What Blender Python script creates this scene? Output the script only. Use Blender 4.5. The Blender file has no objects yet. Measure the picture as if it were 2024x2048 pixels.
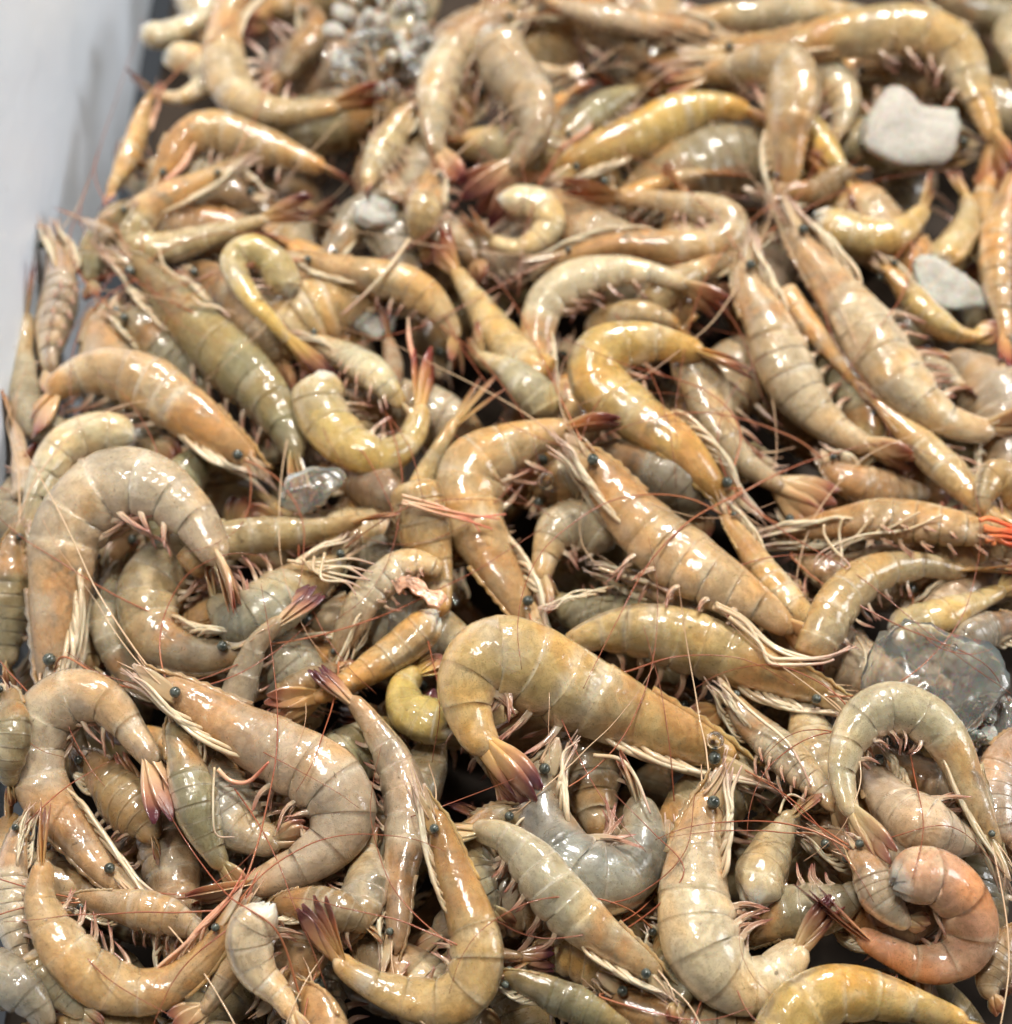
import bpy, math, random
import numpy as np

# ------------------------------------------------------------------ camera, world, lights, exposure
scn = bpy.context.scene
PITCH, VFOV, DIST = math.radians(55), math.radians(32), 0.67
TAN = math.tan(VFOV / 2)
cam_d = bpy.data.cameras.new('camera')
cam = bpy.data.objects.new('camera', cam_d)
scn.collection.objects.link(cam)
CAM = np.array([0.0, -DIST * math.cos(PITCH), DIST * math.sin(PITCH)])
FWD = np.array([0.0, math.cos(PITCH), -math.sin(PITCH)])
UPV = np.array([0.0, math.sin(PITCH), math.cos(PITCH)])
RGT = np.array([1.0, 0.0, 0.0])
cam.location = CAM.tolist()
cam.rotation_euler = (math.radians(90) - PITCH, 0, 0)
cam_d.sensor_fit = 'VERTICAL'
cam_d.sensor_height = 24
cam_d.lens = 12 / TAN
cam_d.clip_start, cam_d.clip_end = 0.02, 20
cam_d.dof.use_dof = True
cam_d.dof.focus_distance = 0.595
cam_d.dof.aperture_fstop = cam_d.lens / 9.5
scn.camera = cam

world = bpy.data.worlds.new('World')
scn.world = world
world.use_nodes = True
bgn = world.node_tree.nodes['Background']
bgn.inputs[0].default_value = (0.86, 0.92, 1.0, 1)
bgn.inputs[1].default_value = 0.08

def area_lamp(name, loc, target, sx, sy, power, col):
    d = bpy.data.lights.new(name, 'AREA')
    d.shape = 'RECTANGLE'; d.size = sx; d.size_y = sy; d.energy = power; d.color = col
    o = bpy.data.objects.new(name, d)
    scn.collection.objects.link(o)
    from mathutils import Vector
    o.location = loc
    o.rotation_euler = (Vector(target) - Vector(loc)).to_track_quat('-Z', 'Y').to_euler()
    return o

area_lamp('window_light', (0.35, 1.20, 1.75), (0, 0, 0), 0.40, 0.20, 60, (1.0, 0.965, 0.90))
area_lamp('ceiling_light', (-0.30, 0.15, 1.9), (0, 0, 0), 0.60, 0.09, 30, (1.0, 0.96, 0.88))
area_lamp('wall_fill_light', (1.7, 0.1, 1.0), (-0.15, 0.1, 0), 0.6, 0.6, 17, (0.96, 0.98, 1.0))  # fill lamp added on the right to brighten the tray wall, no real doorway

scn.view_settings.view_transform = 'Standard'
scn.view_settings.look = 'None'
scn.view_settings.exposure = 0.0
scn.view_settings.gamma = 1.0
scn.cycles.max_bounces = 6
scn.cycles.transmission_bounces = 4
scn.cycles.adaptive_threshold = 0.05
scn.cycles.caustics_reflective = False
scn.cycles.caustics_refractive = False
scn.cycles.sample_clamp_indirect = 4.0

# ------------------------------------------------------------------ materials
class NT:
    def __init__(s, name):
        s.m = bpy.data.materials.new(name); s.m.use_nodes = True
        s.n = s.m.node_tree.nodes; s.l = s.m.node_tree.links
        s.b = s.n['Principled BSDF']
    def node(s, typ, **kw):
        nd = s.n.new(typ)
        for k, v in kw.items(): setattr(nd, k, v)
        return nd
    def set(s, sock, v):
        if hasattr(v, 'is_linked') or isinstance(v, bpy.types.NodeSocket): s.l.new(v, sock)
        else: sock.default_value = v
    def attr(s, name):
        return s.node('ShaderNodeAttribute', attribute_name=name).outputs['Fac']
    def math(s, op, a, b=None, c=None, clamp=False):
        nd = s.node('ShaderNodeMath', operation=op, use_clamp=clamp)
        s.set(nd.inputs[0], a)
        if b is not None: s.set(nd.inputs[1], b)
        if c is not None: s.set(nd.inputs[2], c)
        return nd.outputs[0]
    def ramp(s, v, lo, hi, a=0.0, b=1.0):
        nd = s.node('ShaderNodeMapRange', interpolation_type='SMOOTHSTEP')
        s.set(nd.inputs[0], v)
        for k, x in zip((1, 2, 3, 4), (lo, hi, a, b)): nd.inputs[k].default_value = x
        return nd.outputs[0]
    def mix(s, f, a, b, mode='MIX'):
        nd = s.node('ShaderNodeMix', data_type='RGBA', blend_type=mode)
        s.set(nd.inputs[0], f)
        s.set(nd.inputs[6], a); s.set(nd.inputs[7], b)
        return nd.outputs[2]
    def coords(s):
        tc = s.node('ShaderNodeTexCoord').outputs['Object']
        oi = s.node('ShaderNodeObjectInfo')
        v = s.node('ShaderNodeVectorMath', operation='ADD')
        s.l.new(tc, v.inputs[0])
        sc = s.math('MULTIPLY', oi.outputs['Random'], 3.7)
        s.l.new(sc, v.inputs[1])
        s.oi = oi
        return v.outputs[0]
    def noise(s, vec, scale, detail=3.0, rough=0.55, dist=0.0):
        nd = s.node('ShaderNodeTexNoise')
        s.l.new(vec, nd.inputs['Vector'])
        nd.inputs['Scale'].default_value = scale
        nd.inputs['Detail'].default_value = detail
        nd.inputs['Roughness'].default_value = rough
        nd.inputs['Distortion'].default_value = dist
        return nd.outputs['Fac']
    def bump(s, h, dist, strength=1.0, prev=None):
        nd = s.node('ShaderNodeBump')
        nd.inputs['Strength'].default_value = strength
        nd.inputs['Distance'].default_value = dist
        s.l.new(h, nd.inputs['Height'])
        if prev is not None: s.l.new(prev, nd.inputs['Normal'])
        return nd.outputs[0]

def c4(r, g, b): return (r, g, b, 1)

def shell_material():
    s = NT('wet_shrimp_shell')
    v = s.coords()
    base = s.oi.outputs['Color']
    bt, bd, bu, cut, wb = s.attr('bt'), s.attr('bd'), s.attr('bu'), s.attr('cut'), s.attr('wb')
    n1 = s.noise(v, 36, 2.0, 0.5, 0.4)
    n2 = s.noise(v, 110, 4, 0.6, 0.6)
    n3 = s.noise(v, 1500, 2)
    n5 = s.noise(v, 62, 2.5, 0.5, 0.3)
    # broad pigment drift: ochre, grey glassy and milky flesh run into one another
    warm = s.mix(1.0, base, c4(1.05, 0.84, 0.58), 'MULTIPLY')
    col = s.mix(s.ramp(n1, 0.48, 0.68, 0, 0.85), base, warm)
    glass = s.mix(0.5, base, c4(0.47, 0.42, 0.31))
    col = s.mix(s.ramp(n1, 0.30, 0.47, 0.65, 0), col, glass)
    col = s.mix(s.ramp(n5, 0.53, 0.70, 0, 0.75), col, s.mix(0.65, base, c4(0.80, 0.70, 0.50)))
    dors = s.ramp(bd, 0.1, 1.0)
    col = s.mix(s.math('MULTIPLY', dors, 0.30), col, s.mix(1.0, col, c4(0.78, 0.66, 0.52), 'MULTIPLY'))
    col = s.mix(s.ramp(bd, -0.95, -0.45, 0.40, 0), col, c4(0.66, 0.46, 0.30))
    # head: orange and brown organs showing softly through the carapace
    head = s.ramp(bt, 0.30, 0.385, 1, 0)
    org = s.mix(s.ramp(n2, 0.50, 0.70), c4(0.56, 0.27, 0.09), c4(0.20, 0.13, 0.075))
    col = s.mix(s.math('MULTIPLY', head, s.ramp(n5, 0.40, 0.60, 0.18, 0.74)), col, org)
    front = s.ramp(bt, 0.10, 0.26, 0.6, 0)
    col = s.mix(front, col, s.mix(1.0, base, c4(0.78, 0.62, 0.48), 'MULTIPLY'))
    # joints: milky muscle bands, a fine broken seam
    wbn = s.math('MULTIPLY', wb, s.ramp(n2, 0.30, 0.55, 0.35, 1.0))
    col = s.mix(s.math('MULTIPLY', wbn, 0.8), col, c4(0.80, 0.74, 0.62))
    seam = s.math('MULTIPLY', s.ramp(bu, 0.93, 0.99), s.ramp(bt, 0.34, 0.37))
    col = s.mix(s.math('MULTIPLY', seam, s.ramp(n2, 0.40, 0.62, 0.02, 0.34)), col, s.mix(1.0, base, c4(0.55, 0.42, 0.30), 'MULTIPLY'))
    col = s.mix(s.ramp(bt, 0.74, 0.86, 0, 0.40), col, s.mix(1.0, base, c4(0.98, 0.68, 0.42), 'MULTIPLY'))
    # pale rear edge of every plate, and the gut showing as a broken dark line along the back
    edge = s.math('MULTIPLY', s.ramp(bu, 0.80, 0.95), s.ramp(n5, 0.40, 0.60, 0.05, 0.40))
    col = s.mix(s.math('MULTIPLY', edge, s.ramp(bt, 0.34, 0.37)), col, c4(0.78, 0.68, 0.50))
    gut = s.math('MULTIPLY', s.math('MULTIPLY', s.ramp(bd, 0.955, 0.99), s.ramp(bt, 0.30, 0.40)), s.ramp(n5, 0.42, 0.56, 0.0, 0.6))
    col = s.mix(gut, col, c4(0.16, 0.11, 0.065))
    # chromatophore speckle, flecks of dirt, milky flecks
    spk = s.node('ShaderNodeTexVoronoi'); spk.inputs['Scale'].default_value = 1500
    s.l.new(v, spk.inputs['Vector'])
    dots = s.math('MULTIPLY', s.ramp(spk.outputs['Distance'], 0.15, 0.42, 1, 0), s.ramp(n2, 0.40, 0.62, 0.18, 0.62))
    col = s.mix(dots, col, s.mix(1.0, col, c4(0.50, 0.42, 0.34), 'MULTIPLY'))
    n4 = s.noise(v, 420, 5, 0.72, 1.0)
    col = s.mix(s.ramp(n4, 0.62, 0.68, 0, 0.7), col, c4(0.13, 0.085, 0.05))
    col = s.mix(s.ramp(n4, 0.28, 0.36, 0.35, 0), col, c4(0.78, 0.66, 0.48))
    n6 = s.noise(v, 190, 6, 0.68, 0.9)
    col = s.mix(1.0, col, s.mix(s.ramp(n6, 0.34, 0.66), c4(0.78, 0.74, 0.69), c4(1.14, 1.13, 1.10)), 'MULTIPLY')
    col = s.mix(cut, col, c4(0.82, 0.77, 0.66))
    s.l.new(col, s.b.inputs['Base Color'])
    s.l.new(s.ramp(n2, 0.3, 0.7, 0.22, 0.42), s.b.inputs['Roughness'])
    s.b.inputs['IOR'].default_value = 1.38
    s.b.inputs['Coat Weight'].default_value = 1.0
    s.b.inputs['Coat Roughness'].default_value = 0.02
    s.b.inputs['Coat IOR'].default_value = 1.40
    s.b.inputs['Specular IOR Level'].default_value = 0.10
    s.l.new(s.math('MULTIPLY', s.oi.outputs['Alpha'], s.ramp(n1, 0.35, 0.65, 1.25, 0.75)), s.b.inputs['Transmission Weight'])
    s.b.inputs['Subsurface Weight'].default_value = 0.40
    s.b.inputs['Subsurface Radius'].default_value = (1.0, 0.62, 0.34)
    s.b.inputs['Subsurface Scale'].default_value = 0.004
    b1 = s.bump(n2, 0.0009, 0.35)
    b2 = s.bump(n4, 0.0004, 0.35, b1)
    s.l.new(s.bump(n3, 0.00008, 0.3, b2), s.b.inputs['Normal'])
    film = s.bump(s.noise(v, 125, 2.2, 0.5, 1.4), 0.0012, 0.40)
    s.l.new(s.bump(n4, 0.0002, 0.22, film), s.b.inputs['Coat Normal'])
    return s.m

def limb_material(name, ca, cb, cc, rough=0.28, sss=0.3, tintobj=0.0, alpha=1.0):
    """colour runs ca (root) -> cb (middle) -> cc (tip) along the limb"""
    s = NT(name)
    v = s.coords()
    bt = s.attr('bt')
    n = s.noise(v, 150, 3)
    f = s.math('ADD', bt, s.math('MULTIPLY_ADD', n, 0.36, -0.18))
    col = s.mix(s.ramp(f, 0.05, 0.5), c4(*ca), c4(*cb))
    col = s.mix(s.ramp(f, 0.55, 0.92), col, c4(*cc))
    if tintobj:
        oc = s.oi.outputs['Color']
        root = s.mix(1.0, oc, c4(1.05, 0.85, 0.66), 'MULTIPLY')
        col = s.mix(s.math('MULTIPLY', s.ramp(f, 0.15, 0.75, 1, 0), tintobj), col, root)
    nr = s.noise(v, 420, 4, 0.65, 0.4)
    col = s.mix(s.ramp(nr, 0.55, 0.75, 0, 0.35), col, s.mix(1.0, col, c4(0.55, 0.42, 0.36), 'MULTIPLY'))
    s.l.new(col, s.b.inputs['Base Color'])
    s.b.inputs['Roughness'].default_value = rough
    s.b.inputs['Coat Weight'].default_value = 0.35
    s.b.inputs['Coat Roughness'].default_value = 0.06
    s.b.inputs['Specular IOR Level'].default_value = 0.3
    if sss:
        s.b.inputs['Subsurface Weight'].default_value = sss
        s.b.inputs['Subsurface Radius'].default_value = (1, 0.5, 0.3)
        s.b.inputs['Subsurface Scale'].default_value = 0.003
    s.l.new(s.bump(nr, 0.0005, 0.4), s.b.inputs['Normal'])
    if alpha < 1:
        s.b.inputs['Transmission Weight'].default_value = 1 - alpha
    return s.m

def eye_material():
    s = NT('wet_shrimp_eye')
    v = s.coords()
    n = s.noise(v, 700, 3)
    col = s.mix(s.ramp(n, 0.35, 0.7), c4(0.02, 0.024, 0.02), c4(0.11, 0.12, 0.095))
    s.l.new(col, s.b.inputs['Base Color'])
    s.b.inputs['Roughness'].default_value = 0.22
    s.b.inputs['Coat Weight'].default_value = 0.4
    s.b.inputs['Coat Roughness'].default_value = 0.10
    return s.m

def ice_material(name, tint, trans, rough, relief=1.0):
    s = NT(name)
    v = s.coords()
    n = s.noise(v, 160, 5, 0.7, 0.5)
    m = s.noise(v, 700, 4, 0.7)
    col = s.mix(s.ramp(n, 0.3, 0.7), c4(*tint), c4(*[min(.95, x * 1.25 + 0.04) for x in tint]))
    s.l.new(col, s.b.inputs['Base Color'])
    s.l.new(s.ramp(m, 0.35, 0.65, rough * 0.5, rough * 1.5), s.b.inputs['Roughness'])
    s.b.inputs['Transmission Weight'].default_value = trans
    s.b.inputs['IOR'].default_value = 1.31
    s.b.inputs['Subsurface Weight'].default_value = 0.4
    s.b.inputs['Subsurface Scale'].default_value = 0.008
    if relief < .5:
        b1 = s.bump(s.noise(v, 60, 2), 0.005, relief * 2)
        s.l.new(b1, s.b.inputs['Normal'])
    else:
        b1 = s.bump(n, 0.0022, 0.55 * relief)
        s.l.new(s.bump(m, 0.0012, 0.6 * relief, b1), s.b.inputs['Normal'])
    return s.m

def tray_material():
    s = NT('white_tray_plastic')
    v = s.coords()
    n = s.noise(v, 7, 4, 0.6)
    m = s.noise(v, 90, 5, 0.7)
    col = s.mix(s.ramp(n, 0.3, 0.75), c4(0.80, 0.87, 0.96), c4(0.75, 0.82, 0.92))
    col = s.mix(s.ramp(m, 0.68, 0.76, 0, 0.25), col, c4(0.44, 0.43, 0.42))
    s.l.new(col, s.b.inputs['Base Color'])
    s.l.new(s.ramp(n, 0.3, 0.7, 0.28, 0.46), s.b.inputs['Roughness'])
    s.l.new(s.bump(s.noise(v, 30, 3), 0.002, 0.3), s.b.inputs['Normal'])
    return s.m

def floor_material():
    s = NT('gap_shade_tray_bottom')
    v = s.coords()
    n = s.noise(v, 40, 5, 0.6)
    s.l.new(s.mix(n, c4(0.02, 0.014, 0.010), c4(0.05, 0.035, 0.025)), s.b.inputs['Base Color'])  # near-black colour stands in for the shade in gaps between shrimps
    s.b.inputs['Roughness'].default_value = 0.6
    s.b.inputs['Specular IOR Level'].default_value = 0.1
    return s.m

def water_material():
    s = NT('clear_water')
    s.b.inputs['Base Color'].default_value = c4(0.97, 0.98, 1)
    s.b.inputs['Roughness'].default_value = 0.02
    s.b.inputs['IOR'].default_value = 1.33
    s.b.inputs['Transmission Weight'].default_value = 1.0
    return s.m

M = {
    'shell': shell_material(),
    'leg': limb_material('shrimp_leg_cream', (0.60, 0.44, 0.27), (0.72, 0.58, 0.40), (0.60, 0.38, 0.29), alpha=.85),
    'legpink': limb_material('shrimp_leg_pink', (0.66, 0.42, 0.27), (0.68, 0.33, 0.21), (0.55, 0.17, 0.11)),
    'swim': limb_material('swimmeret_pink', (0.62, 0.44, 0.28), (0.55, 0.28, 0.18), (0.40, 0.13, 0.09), alpha=.8),
    'antenna': limb_material('antenna_red', (0.40, 0.15, 0.07), (0.28, 0.075, 0.035), (0.24, 0.07, 0.035), sss=0),
    'antennapale': limb_material('antenna_pale', (0.55, 0.36, 0.22), (0.60, 0.42, 0.26), (0.52, 0.30, 0.18), sss=0),
    'blade': limb_material('tail_blade_tan', (0.50, 0.30, 0.14), (0.46, 0.25, 0.12), (0.26, 0.09, 0.06), 0.2, 0.3, 0.9, 0.8),
    'bladedark': limb_material('tail_blade_dark', (0.46, 0.25, 0.12), (0.36, 0.15, 0.09), (0.085, 0.022, 0.03), 0.2, 0.2, 0.8, 0.85),
    'bladered': limb_material('tail_blade_red', (0.50, 0.26, 0.12), (0.44, 0.17, 0.08), (0.20, 0.035, 0.03), 0.2, 0.2, 0.7, 0.88),
    'scale': limb_material('head_scale', (0.46, 0.32, 0.17), (0.58, 0.44, 0.27), (0.55, 0.36, 0.23), 0.2, 0.2, 0.6, 0.72),
    'film': limb_material('clear_shell_film', (0.62, 0.58, 0.50), (0.66, 0.60, 0.50), (0.6, 0.5, 0.4), 0.12, 0.0, 0, 0.22),
    'redflesh': limb_material('torn_red_flesh', (0.70, 0.22, 0.08), (0.72, 0.13, 0.05), (0.62, 0.10, 0.04)),
    'eye': eye_material(),
    'ice': ice_material('frosted_ice', (0.68, 0.63, 0.55), 0.52, 0.38),
    'iceclear': ice_material('clear_ice', (0.74, 0.70, 0.62), 0.90, 0.14, .16),
    'tray': tray_material(),
    'floor': floor_material(),
    'water': water_material(),
}

# ------------------------------------------------------------------ mesh helpers
COL = scn.collection

def obj(name, V, F, mat, parent=None, attrs=None, smooth=True, origin=None):
    V = np.asarray(V, float)
    if origin is not None: V = V - origin
    me = bpy.data.meshes.new(name)
    me.from_pydata(V.tolist(), [], F)
    if smooth: me.polygons.foreach_set('use_smooth', [True] * len(me.polygons))
    for k, a in (attrs or {}).items():
        at = me.attributes.new(k, 'FLOAT', 'POINT')
        at.data.foreach_set('value', np.asarray(a, np.float32))
    me.materials.append(M[mat])
    o = bpy.data.objects.new(name, me)
    COL.objects.link(o)
    if parent is not None: o.parent = parent
    return o

_grid = {}
def grid_faces(nr, ns, closed=True):
    k = (nr, ns, closed)
    if k not in _grid:
        f = []
        for i in range(nr - 1):
            for j in range(ns if closed else ns - 1):
                a, b = i * ns + j, i * ns + (j + 1) % ns
                f.append((a, b, b + ns, a + ns))
        if closed:
            f.append(tuple(range(ns - 1, -1, -1)))
            f.append(tuple((nr - 1) * ns + j for j in range(ns)))
        _grid[k] = f
    return _grid[k]

def unit(v): return v / np.maximum(np.linalg.norm(v, axis=-1, keepdims=True), 1e-12)

def catmull(P, n):
    P = np.asarray(P, float)
    if len(P) == 2: return P[0] + (P[1] - P[0]) * np.linspace(0, 1, n)[:, None]
    Q = np.vstack([2 * P[0] - P[1], P, 2 * P[-1] - P[-2]])
    m = len(P) - 1
    u = np.linspace(0, m - 1e-6, n * 4)
    i = u.astype(int); f = (u - i)[:, None]
    p0, p1, p2, p3 = Q[i], Q[i + 1], Q[i + 2], Q[i + 3]
    C = 0.5 * (2 * p1 + (p2 - p0) * f + (2 * p0 - 5 * p1 + 4 * p2 - p3) * f ** 2 + (3 * p1 - p0 - 3 * p2 + p3) * f ** 3)
    return C

def resample(C, n):
    d = np.r_[0, np.cumsum(np.linalg.norm(np.diff(C, axis=0), axis=1))]
    q = np.linspace(0, d[-1], n)
    return np.stack([np.interp(q, d, C[:, k]) for k in range(C.shape[1])], 1)

def tube(name, P, R, mat, parent, origin, sides=5, n=None):
    P = np.asarray(P, float)
    n = n or max(6, 4 * len(P))
    C = resample(catmull(P, n), n)
    R = np.interp(np.linspace(0, 1, n), np.linspace(0, 1, len(R)), R)
    T = unit(np.gradient(C, axis=0))
    a = unit(np.cross(T, np.array([0.31, 0.2, 0.93])))
    b = np.cross(T, a)
    ph = np.linspace(0, 2 * math.pi, sides, endpoint=False)
    V = C[:, None] + R[:, None, None] * (np.cos(ph)[None, :, None] * a[:, None] + np.sin(ph)[None, :, None] * b[:, None])
    return obj(name, V.reshape(-1, 3), grid_faces(n, sides), mat, parent,
               {'bt': np.repeat(np.linspace(0, 1, n), sides)}, origin=origin)

def blade(name, P, W, wdir, mat, parent, origin, thick=0.1, n=11, cup=0.12):
    """a flat pointed leaf: centre line P, half widths W, width direction wdir"""
    C = resample(catmull(P, n), n)
    W = np.interp(np.linspace(0, 1, n), np.linspace(0, 1, len(W)), W)
    T = unit(np.gradient(C, axis=0))
    wd = unit(wdir - (T @ wdir)[:, None] * T)
    nn = np.cross(T, wd)
    xs = np.array([-1, -0.62, 0, 0.62, 1, 0.62, 0, -0.62])
    zs = np.array([0, 0.6, 1.2, 0.6, 0, -0.6, -0.8, -0.6])
    V = C[:, None] + W[:, None, None] * (xs[None, :, None] * wd[:, None] + (zs * thick - cup * xs ** 2)[None, :, None] * nn[:, None])
    return obj(name, V.reshape(-1, 3), grid_faces(n, 8), mat, parent,
               {'bt': np.repeat(np.linspace(0, 1, n), 8)}, origin=origin)

def ball(name, c, r, mat, parent, origin, squash=(1, 1, 1), nr=9, ns=12):
    th = np.linspace(0.02, math.pi - 0.02, nr); ph = np.linspace(0, 2 * math.pi, ns, endpoint=False)
    V = np.stack([np.outer(np.sin(th), np.cos(ph)), np.outer(np.sin(th), np.sin(ph)), np.outer(np.cos(th), np.ones(ns))], -1)
    return obj(name, (V * np.array(squash) * r + c).reshape(-1, 3), grid_faces(nr, ns), mat, parent, origin=origin)

# ------------------------------------------------------------------ where things lie
TILE = {'A': (0, 0, .53012), 'B': (1012, 0, .53012), 'C': (0, 1024, .53012), 'D': (1012, 1024, .53012), 'F': (0, 0, 1.0602)}
KPX = TAN / 1024

def tile(t, pts):
    ox, oy, k = TILE[t]
    return np.array([(ox + x * k, oy + y * k) for x, y in pts], float)

def rays(px):
    nx = (px[:, 0] - 1012) * KPX
    ny = (1024 - px[:, 1]) * KPX
    return FWD + nx[:, None] * RGT + ny[:, None] * UPV

def on_level(px, z):
    d = rays(px)
    s = (z - CAM[2]) / d[:, 2]
    return CAM + s[:, None] * d, s

PC, PR = np.zeros((0, 3)), np.zeros(0)      # everything placed so far, as a chain of balls

def settle(px, rpx, z, k, iters=28, sigma=3.0, keep=True):
    """lay a chain of balls on the pile: each ball rests on whatever already lies beneath it"""
    d = rays(px)
    _, s0 = on_level(px, z)
    req = s0.copy()
    r = rpx * KPX * s0
    if len(PC):
        dd = (d * d).sum(1)[:, None]
        oc = (PC - CAM)[None]
        b = (d[:, None] * oc).sum(2) / dd
        R = k * (r[:, None] + PR[None])
        disc = b * b - ((oc * oc).sum(2) - R * R) / dd
        ent = np.where(disc > 0, b - np.sqrt(np.maximum(disc, 0)), 9.0)
        req = np.minimum(req, ent.min(1))
    x = np.arange(-9, 10); g = np.exp(-x * x / (2 * sigma * sigma)); g /= g.sum()
    env = req.copy()
    for _ in range(iters):
        e = np.convolve(np.pad(env, 9, mode='edge'), g, 'valid')
        env = np.minimum(req, e)
    env = np.convolve(np.pad(env, 9, mode='edge'), g, 'valid')
    return CAM + env[:, None] * d, rpx * KPX * env

def remember(P, r):
    global PC, PR
    PC = np.vstack([PC, P]); PR = np.r_[PR, r]

# ------------------------------------------------------------------ the shrimp
PT = [0.0, .03, .05, .07, .10, .15, .22, .30, .36, .37, .42, .50, .57, .64, .70, .75, .80, .85, .88, 1.0]
PH = [.07, .12, .19, .28, .42, .59, .74, .87, .95, .93, .99, 1.02, .97, .84, .69, .57, .47, .37, .32, .24]
SEG = [.37, .44, .515, .59, .665, .74, .855]
UPN = unit(0.62 * np.array([0, 0, 1.0]) - 0.38 * FWD)
COLORS = {
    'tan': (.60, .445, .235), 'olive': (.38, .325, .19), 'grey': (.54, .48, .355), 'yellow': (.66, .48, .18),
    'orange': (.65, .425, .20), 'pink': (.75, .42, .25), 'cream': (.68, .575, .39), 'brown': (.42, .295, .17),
    'honey': (.62, .45, .215), 'pale': (.62, .535, .36), 'blue': (.51, .495, .43), 'rose': (.62, .495, .345),
}
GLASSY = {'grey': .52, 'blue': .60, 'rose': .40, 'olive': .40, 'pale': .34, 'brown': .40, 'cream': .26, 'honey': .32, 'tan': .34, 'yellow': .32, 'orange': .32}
HEADS = []

class Body:
    def __init__(s, P, t0, t1, h, side, roll):
        s.t = np.linspace(t0, t1, len(P)); s.P = P
        s.h = h
        s.T = unit(np.gradient(P, axis=0))
        N = unit(UPN - (s.T @ UPN)[:, None] * s.T)
        turn = (np.cross(s.T[:-1], s.T[1:]) * N[1:]).sum()
        sg = side if side else (1 if turn >= 0 else -1)
        D = np.cross(s.T, N) * sg
        rl = np.radians(np.interp(s.t, [0, 1], roll if isinstance(roll, tuple) else (roll, roll)))[:, None]
        s.D = D * np.cos(rl) + N * np.sin(rl)
        s.N = N * np.cos(rl) - D * np.sin(rl)
        s.L = np.linalg.norm(np.diff(P, axis=0), axis=1).sum() / (t1 - t0)
    def at(s, t, dv=0.0, lat=0.0, prof=True):
        t = np.atleast_1d(np.asarray(t, float))
        q = np.clip(t, s.t[0], s.t[-1])
        f = lambda A: np.stack([np.interp(q, s.t, A[:, k]) for k in range(3)], 1)
        P, T, D, N = f(s.P), unit(f(s.T)), unit(f(s.D)), unit(f(s.N))
        P = P + ((t - q) * s.L)[:, None] * T
        h = s.h * (np.interp(t, PT, PH) if prof else 1.0) * np.ones_like(t)
        return P + D * (np.asarray(dv) * h)[:, None] + N * (np.asarray(lat) * h)[:, None]
    def frame(s, t):
        q = np.clip(t, s.t[0], s.t[-1])
        f = lambda A: unit(np.array([np.interp(q, s.t, A[:, k]) for k in range(3)]))
        return f(s.T), f(s.D), f(s.N)

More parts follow.
